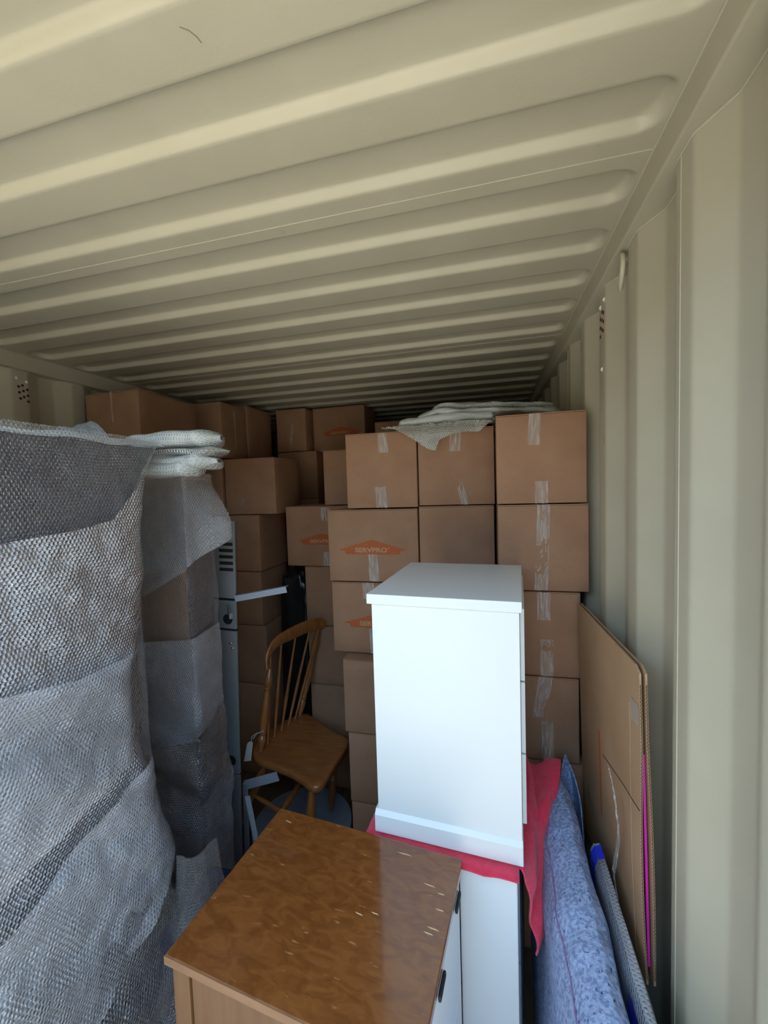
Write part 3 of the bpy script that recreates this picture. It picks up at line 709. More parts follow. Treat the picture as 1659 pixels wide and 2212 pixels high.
legs = [((-1.045, 1.690, 0.478), (-1.262, 1.600, 0.0), CHAIRW), ((-1.030, 2.020, 0.462), (-1.130, 2.125, 0.0), CHAIRW),
        ((-0.765, 1.580, 0.482), (-0.775, 1.520, 0.0), CHAIRW), ((-0.765, 1.860, 0.466), (-0.815, 1.892, 0.108), CHAIRW)]
for a, b, mm in legs:
    MB().lathe(L_(a), L_(b), LEG, 16).build('leg', mm, ch, smooth=True)
MB().lathe(L_((-0.815, 1.892, 0.108)), L_((-0.816, 1.8925, 0.101)), [(0, 0.011), (0.5, 0.012), (1, 0.008)], 12).build('leg_glide', STEEL, ch, smooth=True)
STR = [(0, 0.008), (0.15, 0.0095), (0.30, 0.0115), (0.33, 0.009), (0.36, 0.0135), (0.39, 0.0095), (0.60, 0.013), (0.80, 0.017), (0.92, 0.013), (1, 0.008)]
MB().lathe(L_((-1.125, 1.658, 0.330)), L_((-0.770, 1.550, 0.300)), STR, 12).build('stretcher', CHAIRW, ch, smooth=True)
MB().lathe(L_((-1.070, 2.065, 0.300)), L_((-0.790, 1.875, 0.290)), STR, 12).build('stretcher', CHAIRW, ch, smooth=True)
MB().lathe(L_((-0.935, 1.97, 0.296)), L_((-0.930, 1.60, 0.316)), STR, 12).build('stretcher', CHAIRW, ch, smooth=True)
tg = MB().prism([(0, 0), (0.034, 0.010), (0.012, 0.098), (0.004, 0.106), (-0.010, 0.103), (-0.016, 0.092)], lambda a, b, d: L_((-1.133 + a + 0.35 * b, 1.632 + d + 0.1 * b, 0.500 + 0.9 * b)), 0.0012).build('paper_tag', PAPER, ch)
MB().tube([L_(p) for p in ((-1.093, 1.640, 0.594), (-1.085, 1.632, 0.625), (-1.066, 1.640, 0.640), (-1.055, 1.665, 0.632), (-1.066, 1.690, 0.62), (-1.088, 1.69, 0.61), (-1.098, 1.66, 0.597))], 0.0016, 6).build('tag_string', PAPER, tg, smooth=True)

# grey round table top the chair stands on
rt = empty('round_table_top', (-0.930, 1.800, 0), label='blue-grey round table top lying flat under the chair legs', cat='table top')
MB().lathe((0, 0, 0.066), (0, 0, 0.103), [(0, 0.242), (0.1, 0.246), (0.9, 0.246), (1, 0.243)], 64).build('disc', GREYD, rt, smooth=True)
for a in (20, 140, 260):
    c, s_ = math.cos(R(a)), math.sin(R(a))
    MB().lathe((0.16 * c, 0.16 * s_, 0), (0.16 * c, 0.16 * s_, 0.066), [(0, 0.02), (1, 0.02)], 12).build('mounting_stub', BLACK, rt, smooth=True)

# ================================================================== GREY STEEL CABINET, BLACK FILM
gc = empty('steel_cabinet', (-1.165, 1.45, 0), 0, 'tall grey steel cabinet frame with louvres and round holes behind the wrapped furniture', 'cabinet')
gc.rotation_euler = (0, R(1.9), R(0))
for (za, zb) in ((1.332, 1.650), (1.205, 1.322), (0.585, 1.195), (0.02, 0.575)):
    MB().box(-0.17, 0.115, 0, 0.012, za, zb).build('front_panel', GREY, gc, bevel=0.0015)
MB().box(-0.168, 0.104, 0.0125, 0.03, 0.0, 1.645).build('inner_frame', BLACK, gc)
for k in range(5):
    MB().box(0.045, 0.108, -0.0015, 0.0005, 1.445 + 0.026 * k, 1.445 + 0.026 * k + 0.013, Matrix.Rotation(R(0), 4, 'Z')).build('louvre_slot', BLACK, gc)
for z in (1.245, 0.640):
    MB().lathe((0.078, -0.001, z), (0.078, 0.001, z), [(0, 0.022), (1, 0.022)], 24).build('round_hole', BLACK, gc)
for (x, z) in ((0.088, 1.145), (0.096, 1.125), (0.09, 0.56)):
    MB().lathe((x, -0.003, z), (x, 0.0, z), [(0, 0.003), (0.5, 0.005), (1, 0.005)], 10).build('screw', STEEL, gc, smooth=True)
arm = MB().box(0, 0.235, -0.001, 0.001, -0.012, 0.012, Matrix.Translation((0.120, -0.01, 1.335)) @ Matrix.Rotation(R(-13), 4, 'Y')).box(0, 0.235, 0.001, 0.022, 0.010, 0.012, Matrix.Translation((0.120, -0.01, 1.335)) @ Matrix.Rotation(R(-13), 4, 'Y'))
tag(arm.build('bracket_arm', GREYL, gc), 'light grey angle arm sticking out to the right')
MB().box(0, 0.002, -0.075, 0.0, -0.013, 0.013, Matrix.Translation((0.075, 0, 1.300)) @ Matrix.Rotation(R(42), 4, 'Z') @ Matrix.Rotation(R(18), 4, 'X')).box(0.0, 0.012, -0.0755, -0.0735, -0.013, 0.013, Matrix.Translation((0.075, 0, 1.300)) @ Matrix.Rotation(R(42), 4, 'Z') @ Matrix.Rotation(R(18), 4, 'X')).build('hook_bracket', GREY, gc)
fr = empty('folding_leg_frame', (-1.0, 1.45, 0), label='grey steel folding legs lying at the foot of the steel cabinet', cat='frame')
MB().bar((-0.095, 0.13, 0.430), (0.060, 0.15, 0.480), 0.008, 0.042).build('leg_bar', GREYL, fr, bevel=0.002)
MB().bar((0.036, -0.05, 0.535), (0.105, -0.085, 0.30), 0.022, 0.008, (0, 1, 0)).build('leg_bar', GREYL, fr, bevel=0.002)
MB().bar((0.105, -0.085, 0.30), (0.14, -0.10, 0.0), 0.022, 0.012, (0, 1, 0)).build('leg_bar', GREYL, fr, bevel=0.002)
MB().bar((-0.095, 0.13, 0.440), (-0.11, 0.135, 0.0), 0.022, 0.012, (0, 1, 0)).build('leg_bar', GREYL, fr, bevel=0.002)

def lump(name, c, rad, m, label, cat, seed, rough=0.10, flat=0.0):
    o = empty(name, (c[0], c[1], c[2] - rad[2]), label=label, cat=cat)
    def fn(u, v):
        th, ph = 2 * math.pi * u, math.pi * (v * 0.998 + 0.001)
        d = Vector((math.sin(ph) * math.cos(th), math.sin(ph) * math.sin(th), -math.cos(ph)))
        k = 1 + rough * nz(d.x * 2 + seed, d.y * 2, d.z * 2) + rough * 0.5 * nz(d.x * 6 + seed, d.y * 6, d.z * 6)
        e = 0.45
        q = [math.copysign(abs(x) ** e, x) for x in d]
        return (q[0] * rad[0] * k, q[1] * rad[1] * k, max(0.0, rad[2] + q[2] * rad[2] * k))
    MB().grid(40, 28, fn, closed_u=True).build('film_skin' if m is BLACKP else 'cover', m, o, smooth=True)
    return o
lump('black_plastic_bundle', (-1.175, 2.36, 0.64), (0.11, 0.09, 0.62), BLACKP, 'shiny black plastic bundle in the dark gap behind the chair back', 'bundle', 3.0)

# ================================================================== BUBBLE-WRAPPED FURNITURE
w1 = empty('wrapped_wardrobe', (-1.25, 0.56, 0), label='tall dark wardrobe swathed in bubble wrap, left foreground', cat='wardrobe')
O1 = Vector((-1.25, 0.56, 0))
MB().box(-0.33, 0.325, -0.24, 0.330, 0.0, 1.893).build('carcass', PURPLE, w1, bevel=0.004)
MB().box(0.3255, 0.329, -0.23, 0.325, 0.98, 0.995).build('panel_joint', GROOVE, w1)
MB().prism([(0.331, 1.892), (0.424, 1.892), (0.424, 1.884), (0.331, 1.75)], lambda a, b, d: (-0.33 + d, a, b), 0.655).build('cornice', PURPLE, w1, bevel=0.002)
def fold(y, z, seed, amp):
    # diagonal sagging folds of a slack sheet
    a = y * 0.55 + z * 1.0
    b = y * 1.0 - z * 0.35
    f = abs(nz(a * 5.0 + seed, b * 1.3, seed)) * 1.6 + 0.5 * nz(a * 11 + seed, b * 2.5, 7 + seed)
    return amp * f + amp * 0.25 * nz(y * 25, z * 25, seed)
def side_sheet(name, m, off, zlo, zhi, yfar, amp, seed, bulge=None, ynear=0.31, nu=60, nv=150, par=None, org=None):
    par = par or w1; org = org or O1
    def fn(u, v):
        yy = ynear + (0.9 - ynear) * u
        a, b = interp(zlo, yy), interp(zhi, yy)
        z = a + (b - a) * v
        yf = interp(yfar, z)
        y = ynear + (yf - ynear) * u
        x = -0.918 + off + fold(y, z, seed, amp)
        if bulge: x += bulge(y, z)
        e = max(0.0, (u - 0.9) / 0.1); x -= min(0.034, off) * e * e
        return (x - org.x, y - org.y, z, y * 1.0, z * 1.0)
    return MB().grid(nu, nv, fn).build(name, m, par, smooth=True)
YF = [(0.3, 0.80), (0.60, 0.84), (0.80, 0.905), (0.95, 0.885), (1.18, 0.850), (1.28, 0.838), (1.36, 0.880), (1.5, 0.905), (1.66, 0.915), (1.82, 0.945), (1.93, 0.985)]
side_sheet('bubble_wrap_layer', BUB1, 0.010, [(0, 0.0)], [(0, 1.915), (1.2, 1.912)], [(0.0, 0.90), (1.70, 0.90), (1.82, 0.94), (1.91, 1.0)], 0.006, 1.0)
side_sheet('bubble_wrap_layer', BUB2, 0.030, [(0, 0.62), (0.60, 0.62), (0.70, 0.70), (0.90, 0.78)], [(0.1, 1.64), (0.56, 1.675), (0.70, 1.685), (0.79, 1.70), (0.85, 1.78), (0.90, 1.87)], YF, 0.020, 5.0)
side_sheet('bubble_wrap_layer', BUB4, 0.050, [(0, 0.98), (0.5, 1.02), (0.8, 1.10)], [(0.1, 1.44), (0.45, 1.42), (0.70, 1.37), (0.9, 1.36)], [(1.0, 0.835), (1.28, 0.832), (1.45, 0.86)], 0.022, 9.0)
side_sheet('bubble_wrap_layer', BUB4, 0.062, [(0, 0.60), (0.60, 0.60), (0.70, 0.66), (0.90, 0.76)], [(0.1, 0.93), (0.45, 0.96), (0.75, 1.05), (0.9, 1.09)], YF, 0.034, 14.0, bulge=lambda y, z: 0.03 * sstep(0.95, 0.7, z))
side_sheet('bubble_wrap_layer', BUB1, 0.060, [(0, 0.05), (0.9, 0.05)], [(0.1, 0.70), (0.6, 0.72), (0.9, 0.86)], [(0.0, 0.90), (0.62, 0.905), (0.86, 0.86)], 0.028, 21.0, bulge=lambda y, z: 0.05 * sstep(0.85, 0.5, z))
# top cover of the wardrobe wrap, with a loose folded edge
def topfn(u, v):
    x = -1.585 + 0.685 * u; y = 0.31 + 0.705 * v
    z = 1.910 + 0.008 * nz(x * 9, y * 9) + 0.012 * sstep(0.7, 1.0, v) * abs(nz(x * 14, 3.3)) - 0.02 * sstep(0.93, 1, u)
    return (x - O1.x, y - O1.y, z, x, y)
MB().grid(50, 60, topfn).build('bubble_wrap_top', BUB3, w1, smooth=True)
def lipfn(u, v):
    x = -1.36 + 0.30 * u; s_ = v
    y = 0.985 + 0.012 * nz(u * 6, 2) - 0.07 * s_
    z = 1.908 + 0.060 * math.sin(math.pi * min(1, s_ * 1.0) * 0.5) * (0.35 + 0.65 * u) * (1 + 0.3 * nz(u * 7, 5)) 
    return (x - O1.x, y - O1.y, z, x, y + z)
MB().grid(40, 14, lipfn).build('bubble_wrap_fold', BUB2, w1, smooth=True)

w2 = empty('wrapped_bookcase', (-1.32, 1.25, 0), label='brown bookcase in glossy bubble wrap standing behind the wrapped wardrobe', cat='bookcase')
O2 = Vector((-1.32, 1.25, 0))
MB().box(-0.28, 0.310, -0.065, 0.065, 0.0, 1.815).build('front_frame', WARMWOOD, w2, bevel=0.003)
MB().box(0.3103, 0.3180, -0.063, 0.063, 0.0, 1.810).build('side_panel', PURPLE, w2, bevel=0.001)
def l_path(s, off):
    # along the front (x) then round the corner onto the side (y)
    xc, yf = -1.000 + off, 1.183 - off
    L0 = 0.45
    if s < L0: return (xc - (L0 - s), yf, 0.0, -1.0)
    t = s - L0
    if t < 0.02:
        a = t / 0.02 * math.pi / 2
        return (xc - 0.0127 + 0.0127 * math.sin(a), yf + 0.0127 - 0.0127 * math.cos(a), math.sin(a), -math.cos(a))
    return (xc, yf + 0.0127 + (t - 0.02), 1.0, 0.0)
def wrap_l(name, m, off, s0, s1, zlo, zhi, amp, seed, flare=None, nu=60, nv=110):
    def fn(u, v):
        s = s0 + (s1 - s0) * u
        z = interp(zlo, u) + (interp(zhi, u) - interp(zlo, u)) * v
        x, y, nx, ny = l_path(s, off)
        k = abs(fold(s * 0.8, z * 0.9, seed, amp))
        if flare: k += flare(u, v)
        return (x + nx * k - O2.x, y + ny * k - O2.y, z, s, z)
    return MB().grid(nu, nv, fn).build(name, m, w2, smooth=True)
wrap_l('bubble_wrap_layer', BUB1, 0.004, 0.0, 0.60, [(0, 0.0)], [(0, 1.83)], 0.010, 2.0)
wrap_l('bubble_wrap_layer', BUB4, 0.018, 0.0, 0.585, [(0, 1.27), (0.75, 1.50), (1, 1.60)], [(0, 1.83)], 0.010, 12.0, flare=lambda u, v: 0.085 * sstep(0.8, 1.0, u) * sstep(1.0, 0.2, v))
wrap_l('bubble_wrap_layer', BUB4, 0.018, 0.0, 0.60, [(0, 0.78), (0.7, 0.90), (1, 0.98)], [(0, 1.22), (1, 1.28)], 0.014, 22.0)
wrap_l('bubble_wrap_layer', BUB1, 0.026, 0.0, 0.60, [(0, 0.50), (1, 0.62)], [(0, 0.84), (0.7, 0.90), (1, 1.00)], 0.032, 32.0)
wrap_l('bubble_wrap_layer', BUB4, 0.024, 0.0, 0.61, [(0, 0.02)], [(0, 0.60), (0.7, 0.66), (1, 0.78)], 0.022, 42.0)

# loose folded bubble wrap lying on top of the bookcase, ends sticking out
bw = empty('folded_bubble_wrap', (-0.98, 1.10, 1.83), label='white folded bubble wrap bundle with two protruding ends on top of the wrapped bookcase', cat='bubble wrap')
OB = Vector((-0.98, 1.10, 1.83))
def bundle(k, x0, x1, yc, z, wy, tz, seed):
    # a flattened, rolled-over fold of wrap: closed loop section swept along x
    def fn(u, v):
        a = 2 * math.pi * u
        t = v
        x = x0 + (x1 - x0) * t
        sh = (1 - 0.85 * sstep(0.86, 1.0, t)) * (0.6 + 0.4 * sstep(0, 0.3, t))
        cy = math.copysign(abs(math.cos(a)) ** 0.6, math.cos(a)); sz = math.copysign(abs(math.sin(a)) ** 0.8, math.sin(a))
        y = yc + wy * cy * sh + 0.010 * nz(x * 12, a, seed)
        zz = z + tz * sz * sh + 0.010 * nz(x * 9 + seed, u * 5) + 0.012 * nz(x * 5, seed)
        return (x - OB.x, y - OB.y, zz - OB.z, x, u * 2.4 * wy)
    MB().grid(28, 44, fn, closed_u=True).build('wrap_fold', BUB3, bw, smooth=True)
bundle(0, -1.15, -0.785, 1.11, 1.925, 0.075, 0.030, 2.0)
bundle(1, -1.10, -0.760, 1.10, 1.885, 0.060, 0.013, 5.0)
bundle(2, -1.12, -0.800, 1.11, 1.860, 0.080, 0.022, 9.0)
bundle(3, -1.08, -0.850, 1.085, 1.838, 0.065, 0.026, 14.0)

# dark wrapped bundle low between wardrobe and dresser
db = empty('wrapped_floor_bundle', (-0.80, 0.93, 0), label='dark bundle under slack clear bubble wrap between the wardrobe and the dresser', cat='bundle')
OD = Vector((-0.80, 0.93, 0))
MB().box(-0.075, 0.035, -0.10, 0.13, 0.0, 0.60).build('dark_core', NAVY, db, bevel=0.03, seg=3)
def dfn(u, v):
    z = 0.02 + 0.76 * v
    a = -0.35 + 2.1 * u
    r = 0.145 * (1 - 0.55 * sstep(0.45, 1.0, v)) + 0.02 * nz(u * 3, v * 2, 4)
    x = -0.82 + r * math.sin(a) * 0.8 ; y = 0.95 - r * math.cos(a) * 1.1
    return (x - OD.x, y - OD.y, z, u * 0.4, z)
MB().grid(50, 90, dfn).build('bubble_wrap_layer', BUB1, db, smooth=True)

# sheet of bubble wrap thrown over the front wall of boxes
bs = empty('bubble_wrap_sheet', (-0.08, 1.80, 2.006), label='crumpled sheet of bubble wrap lying over the tops of the front boxes', cat='bubble wrap')
OS = Vector((-0.08, 1.80, 2.006))
def heap(x0, x1, lift, droop, seed, m, yfr=1.735, ybk=2.10):
    """lift: height over the box tops along x, droop: how far the lip hangs in front"""
    def fn(u, v):
        x = x0 + (x1 - x0) * u
        lf, dp = interp(lift, x), interp(droop, x)
        yfront = yfr if x < 0.02 else yfr - 0.012
        flat = 0.36; tot = flat + dp + 1e-4
        s = v * tot
        wob = 0.010 * nz(x * 16 + seed, s * 14) + 0.006 * nz(x * 40, s * 40 + seed)
        if s < flat:
            y = ybk - (ybk - yfront) * (s / flat)
            z = 2.010 + lf * (0.55 + 0.45 * math.sin(math.pi * min(1, s / flat * 1.15))) * sstep(0, 0.15, s / flat) + max(-0.003, wob)
            if s / flat > 0.85: z = z - (z - 2.012) * 0.5 * sstep(0.85, 1.0, s / flat)
        else:
            e = s - flat
            z0 = 2.010 + lf * (0.55 + 0.45 * math.sin(math.pi)) ; z0 = z0 - (z0 - 2.012) * 0.5
            z = z0 - e + 0.006; y = yfront - 0.012 - 0.020 * sstep(0, 0.05, e) + 0.010 * nz(x * 22 + seed, e * 9)
        z = max(z, 1.5)
        return (x - OS.x, y - OS.y, z - OS.z, x, s)
    MB().grid(110, 60, fn).build('wrap_layer', m, bs, smooth=True)
heap(-0.44, 0.10, [(-0.44, 0.010), (-0.36, 0.022), (-0.22, 0.030), (0.10, 0.03)], [(-0.44, 0.0), (-0.38, 0.015), (-0.30, 0.065), (-0.24, 0.11), (-0.205, 0.12), (-0.19, 0.075), (-0.12, 0.05), (-0.03, 0.052), (0.03, 0.0), (0.3, 0.0)], 3.0, BUB3)
def roll(x0, x1, yc, zt, wy, tz, seed):
    """a slack fold of the sheet: flattened closed section swept along x, zt = centre height along x"""
    def fn(u, v):
        a = 2 * math.pi * u; x = x0 + (x1 - x0) * v
        e = sstep(0, 0.10, v) * (1 - 0.8 * sstep(0.93, 1.0, v)) * 0.9 + 0.1
        cy = math.copysign(abs(math.cos(a)) ** 0.7, math.cos(a)); sz = math.copysign(abs(math.sin(a)) ** 0.8, math.sin(a))
        k = 1 + 0.35 * nz(x * 13 + seed, u * 4)
        y = yc + wy * cy * e + 0.014 * nz(x * 11, u * 6, seed)
        z = interp(zt, x) + tz * sz * e * k + 0.008 * nz(x * 15 + seed, u * 7)
        return (x - OS.x, y - OS.y, max(z, 2.012) - OS.z, x, u * 3 * wy)
    MB().grid(34, 80, fn, closed_u=True).build('wrap_fold', BUB3, bs, smooth=True)
roll(-0.40, 0.05, 1.84, [(-0.40, 2.018), (-0.30, 2.036), (-0.18, 2.046), (0.05, 2.040)], 0.105, 0.026, 2.0)
roll(-0.34, 0.300, 1.86, [(-0.34, 2.038), (-0.20, 2.078), (0.0, 2.066), (0.3, 2.046)], 0.110, 0.017, 7.0)
roll(-0.27, 0.290, 1.87, [(-0.27, 2.064), (-0.19, 2.104), (0.0, 2.092), (0.29, 2.070)], 0.105, 0.014, 12.0)
def hfront(u, v):
    # tongue of wrap resting on the near top edge of the right-hand box
    x = 0.03 + 0.24 * u; y = 1.72 - 0.165 * v * (1 - 0.65 * u)
    z = 2.0125 + 0.018 * (1 - v) + 0.006 * nz(x * 20, y * 20) + 0.004
    e = max(0.0, 1.530 - y)
    return (x - OS.x, y - OS.y, z - OS.z - 0.6 * e, x, y)
MB().grid(40, 30, hfront).build('wrap_layer', BUB3, bs, smooth=True)

# ================================================================== RIGHT-HAND SIDE: BLANKET, FRAME, FLAT CARTON
bl = empty('moving_blanket', (0.185, 1.0, 0), label='blue speckled moving blanket wrapped round a panel on edge right of the white cabinets', cat='blanket')
OBL = Vector((0.185, 1.0, 0))
secb = [(0.118, 0.0), (0.116, 0.25), (0.118, 0.50), (0.122, 0.68), (0.132, 0.765), (0.150, 0.802), (0.176, 0.822), (0.204, 0.830), (0.224, 0.812), (0.236, 0.76), (0.238, 0.60), (0.234, 0.30), (0.232, 0.0)]
def blf(u, v):
    t = u * (len(secb) - 1); i = min(int(t), len(secb) - 2); t -= i
    a, b = secb[i], secb[i + 1]
    x, z = a[0] + (b[0] - a[0]) * t, a[1] + (b[1] - a[1]) * t
    y = 0.50 + 0.92 * v
    e = sstep(0.86, 1.0, v)
    x = x + (0.205 - x) * 0.72 * e * sstep(0.3, 0.9, z / 0.83)
    z = z * (1 + 0.012 * e) - 0.06 * sstep(0.25, 0.0, v) * (z / 0.83) * 0.5
    k = 0.008 * nz(y * 7, z * 5, 1) + 0.004 * nz(y * 22, z * 16, 5)
    if abs(z) < 0.01: k = 0; z = 0.0
    sx = -1 if u < 0.5 else 1
    x = max(0.095, min(0.2395, x + sx * k))
    return (x - OBL.x, y - OBL.y, max(0.0, z + k * 0.6 if z > 0.01 else 0.0))
MB().grid(70, 90, blf).build('blanket_body', BLUE, bl, smooth=True)
MB().tube([Vector(blf(0.365, 0.12 + 0.58 * i / 30)) + Vector((-0.0012, 0, 0.0012)) for i in range(31)], 0.0016, 6).build('red_stitch_line', REDSTR, bl, smooth=True)
rowsf = [[(0.010, 0.135, 0.845), (-0.008, 0.10, 0.80), (-0.02, 0.06, 0.70), (-0.02, 0.04, 0.45), (-0.02, 0.04, 0.0)], [(0.012, 0.138, 0.842), (0.020, 0.125, 0.80), (0.030, 0.12, 0.70), (0.030, 0.10, 0.45), (0.03, 0.10, 0.0)], [(0.014, 0.134, 0.835), (0.034, 0.09, 0.79), (0.045, 0.05, 0.70), (0.043, 0.0, 0.45), (0.04, 0.0, 0.0)]]
MB().grid(24, 20, lambda u, v: tuple(ctrl(rowsf, u, v) + Vector((0.040, 0.30, 0)))).build('loose_fold', BLUE, bl, smooth=True, solid=0.004)

bf = empty('wrapped_picture_frame', (0.262, 0.90, 0), label='narrow bubble-wrapped frame with blue tape between the blanket and the flat carton', cat='frame')
MB().box(-0.010, 0.010, -0.34, 0.225, 0.0, 0.790).build('frame_core', BLACKB, bf, bevel=0.004)
def bff(u, v):
    sec2 = [(-0.014, 0.0), (-0.015, 0.40), (-0.015, 0.780), (-0.008, 0.802), (0.008, 0.802), (0.016, 0.780), (0.017, 0.40), (0.016, 0.0)]
    t = u * 7; i = min(int(t), 6); t -= i
    x = sec2[i][0] * (1 - t) + sec2[i + 1][0] * t; z = sec2[i][1] * (1 - t) + sec2[i + 1][1] * t
    y = -0.35 + 0.585 * v
    cum = [0, 0.40, 0.78, 0.803, 0.819, 0.842, 1.222, 1.622]
    return (x + 0.002 * nz(y * 20, z * 20), y, z + (0.003 * nz(y * 20, u * 9) if z > 0.01 else 0), y, cum[i] * (1 - t) + cum[i + 1] * t)
MB().grid(64, 60, bff).build('bubble_wrap_layer', BUB2, bf, smooth=True)
def tape_patch(u0, u1, v0, v1, seed):
    def fn(u, v):
        uu = u0 + (u1 - u0) * u + 0.012 * nz(v * 4 + seed, u); vv = v0 + (v1 - v0) * v + 0.012 * nz(u * 4 + seed, 5)
        p = Vector(bff(uu, vv)[:3]); n_ = Vector((p.x, 0, max(0.0, p.z - 0.785))).normalized()
        return tuple(p + n_ * 0.0016)
    MB().grid(16, 8, fn).build('blue_tape_piece', BLUETAPE, bf, smooth=True)
tape_patch(0.235, 0.60, 0.915, 0.985, 1.0)
tape_patch(0.17, 0.285, 0.38, 0.47, 6.0)
tape_patch(0.20, 0.33, 0.10, 0.16, 9.0)

bb = lump('black_bag', (0.307, 0.74, 0.32), (0.020, 0.36, 0.32), BLACKB, 'black bag on the floor by the right wall under the leaning flat carton', 'bag', 8.0, rough=0.02)

# flattened carton leaning on the right wall with a magenta board inside
fc = empty('flat_carton', (0.31, 1.2, 0.58), label='scuffed flattened cardboard carton leaning on the right wall, magenta board showing in its edge', cat='carton')
OF = Vector((0.31, 1.2, 0.58))
def fcx(y, z):   # inner sheet plane
    t = (z - 0.55) / 0.8; s_ = (y - 0.9) / 0.6
    return (0.3115 + 0.002 * s_) * (1 - t) + (0.291 + 0.004 * s_) * t
outl = [(0.895, 0.715), (0.900, 0.95), (0.905, 1.15), (0.898, 1.365), (0.905, 1.382), (1.06, 1.372), (1.5, 1.345), (1.502, 1.20), (1.50, 0.56), (1.20, 0.625)]
def sheet(name, dx, m, pts, bow=0.0, th=0.004, nyz=None):
    zs = [p[1] for p in pts]; 
    mm = MB()
    def fn(a, b, d):
        bw_ = bow * math.sin(math.pi * max(0, min(1, (b - 0.66) / 0.56))) * sstep(1.05, 0.9, a)
        return Vector((fcx(a, b) + dx + bw_ + d, a, b)) - OF
    # cut the outline into a fine strip grid so that it can bow
    ys_ = [0.895 + (1.502 - 0.895) * i / 26 for i in range(27)]
    lo = [(0.895, 0.715), (1.20, 0.625), (1.502, 0.56)]; hi = [(0.895, 1.372), (0.905, 1.382), (1.06, 1.372), (1.502, 1.345)]
    if nyz: ys_, lo, hi = nyz
    nv = 30; st = []
    for d in (0, th):
        for y in ys_:
            for j in range(nv):
                a, b = interp(lo, y), interp(hi, y)
                mm.v.append(tuple(fn(y, a + (b - a) * j / (nv - 1), d)))
    n = len(ys_)
    for s_ in (0, 1):
        for i in range(n - 1):
            for j in range(nv - 1):
                q = (s_ * n * nv + i * nv + j, s_ * n * nv + (i + 1) * nv + j, s_ * n * nv + (i + 1) * nv + j + 1, s_ * n * nv + i * nv + j + 1)
                mm.f.append(q)
    def side(idx):
        for a, b in zip(idx, idx[1:]): mm.f.append((a, b, b + n * nv, a + n * nv))
    side([j for j in range(nv)]); side([(n - 1) * nv + j for j in range(nv)]); side([i * nv for i in range(n)]); side([i * nv + nv - 1 for i in range(n)])
    return mm.build(name, m, fc)
BOW_F, BOW_B = -0.006, 0.004
fp = sheet('front_sheet', -0.006, CARDOLD, outl, bow=BOW_F)
sheet('back_sheet', 0.0045, CARDOLD, outl, bow=BOW_B)
sheet('magenta_board', -0.0012, PINK, outl, th=0.0045, nyz=([0.905 + (1.49 - 0.905) * i / 10 for i in range(11)], [(0.9, 0.745), (1.49, 0.60)], [(0.9, 1.20), (1.49, 1.20)]))
sheet('tape', -0.0075, TAPE, outl, th=0.0004, nyz=([0.899 + 0.05 * i / 8 for i in range(9)], [(0.9, 1.262), (0.95, 1.25)], [(0.9, 1.302), (0.95, 1.298)]))
sheet('printed_stripe', -0.0068, LOGO, outl, th=0.0004, nyz=([1.235 + 0.018 * i / 4 for i in range(5)], [(1.2, 0.80), (1.3, 0.80)], [(1.2, 1.04), (1.3, 1.06)]))
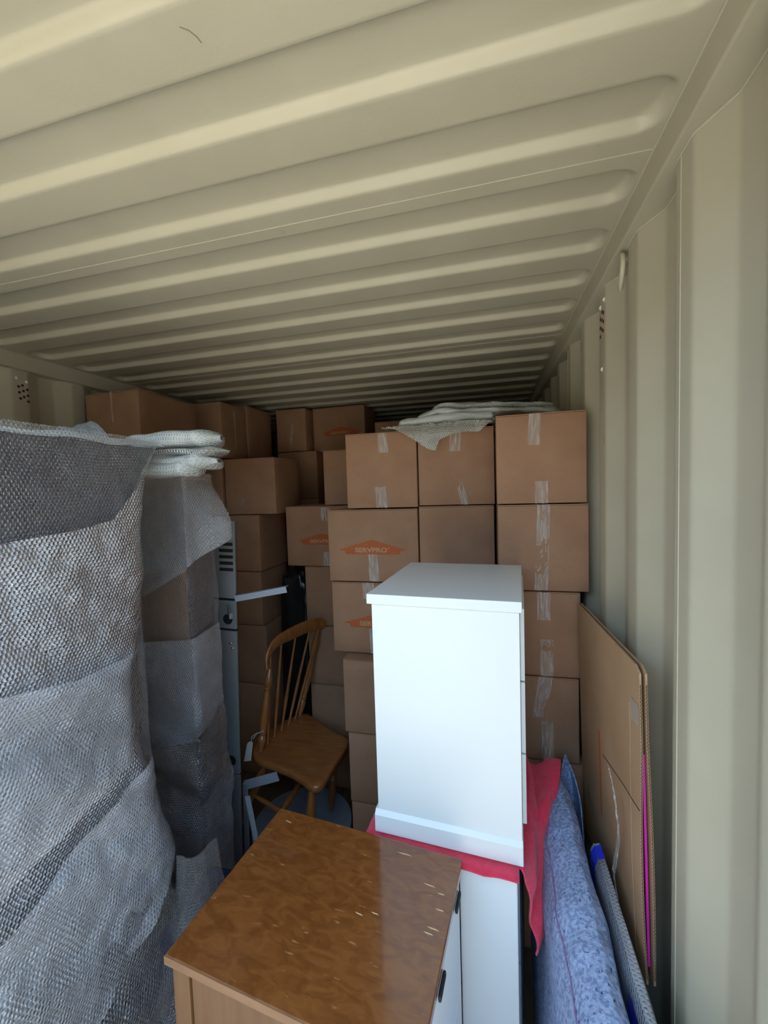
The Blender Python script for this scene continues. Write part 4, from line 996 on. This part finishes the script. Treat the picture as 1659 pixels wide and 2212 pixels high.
# fluted core seen in the open edge: a dark recess with the wavy liner in it
for dx, bow_ in ((-0.006, BOW_F), (0.0045, BOW_B)):
    zz = [0.725 + 0.0013 * k for k in range(490)]
    xe = lambda z: fcx(0.895, z) + dx + bow_ * math.sin(math.pi * max(0, min(1, (z - 0.66) / 0.56))) + 0.002
    m = MB()
    for z in zz[::10]: m.v += [(xe(z) - 0.0013 - OF.x, 0.8947 - OF.y, z - OF.z), (xe(z) + 0.0013 - OF.x, 0.8947 - OF.y, z - OF.z)]
    for i in range(len(zz[::10]) - 1): m.f.append((2 * i, 2 * i + 1, 2 * i + 3, 2 * i + 2))
    rc = m.build('flute_recess', GROOVE, fc)
    MB().tube([(xe(z) + 0.0012 * math.sin(z / 0.0075 * 2 * math.pi) - OF.x, 0.8945 - OF.y, z - OF.z) for z in zz], 0.00045, 4).build('fluted_core', CARDOLD, rc)
# crease lines scored into the front sheet
for (ya, za, yb, zb) in ((1.21, 1.00, 0.898, 1.085), (0.955, 0.72, 0.962, 1.28)):
    bwf = lambda y, z: BOW_F * math.sin(math.pi * max(0, min(1, (z - 0.66) / 0.56))) * sstep(1.05, 0.9, y)
    pts = []
    for i in range(25):
        t = i / 24; y, z = ya + (yb - ya) * t, za + (zb - za) * t
        pts.append(Vector((fcx(y, z) - 0.0062 + bwf(y, z), y, z)) - OF)
    MB().tube(pts, 0.0010 if ya > 1 else 0.0006, 5).build('crease', GROOVE if ya > 1 else CARDOLD, fp, smooth=True)
# clear film trailing down the flat carton
cf = empty('clear_film_strand', (0.27, 1.0, 0.62), label='crumpled strand of clear plastic film trailing down the flat carton', cat='film')
OC = Vector((0.27, 1.0, 0.62))
fpth = [(0.282, 1.100, 1.040), (0.283, 1.075, 1.022), (0.280, 1.036, 1.003), (0.279, 1.008, 0.952), (0.282, 1.030, 0.880), (0.283, 1.058, 0.800), (0.284, 1.025, 0.757), (0.282, 0.970, 0.710), (0.283, 0.900, 0.705), (0.285, 0.835, 0.712)]
def cff(u, v):
    t = v * (len(fpth) - 1); i = min(int(t), len(fpth) - 2); t -= i
    g = lambda k: Vector(fpth[max(0, min(len(fpth) - 1, k))])
    p0, p1, p2, p3 = g(i - 1), g(i), g(i + 1), g(i + 2)
    p = 0.5 * ((2 * p1) + (p2 - p0) * t + (2 * p0 - 5 * p1 + 4 * p2 - p3) * t * t + (3 * p1 - p0 - 3 * p2 + p3) * t ** 3)
    w_ = 0.026 * (0.6 + 0.6 * abs(nz(v * 9, 3.0)))
    a = (u - 0.5) * w_
    return (p.x - 0.004 * abs(nz(u * 5, v * 26)) - OC.x, p.y + a * 1.0 - OC.y, p.z + 0.3 * a + 0.003 * nz(u * 6, v * 30) - OC.z)
MB().grid(9, 110, cff).build('film_ribbon', FILM, cf, smooth=True)
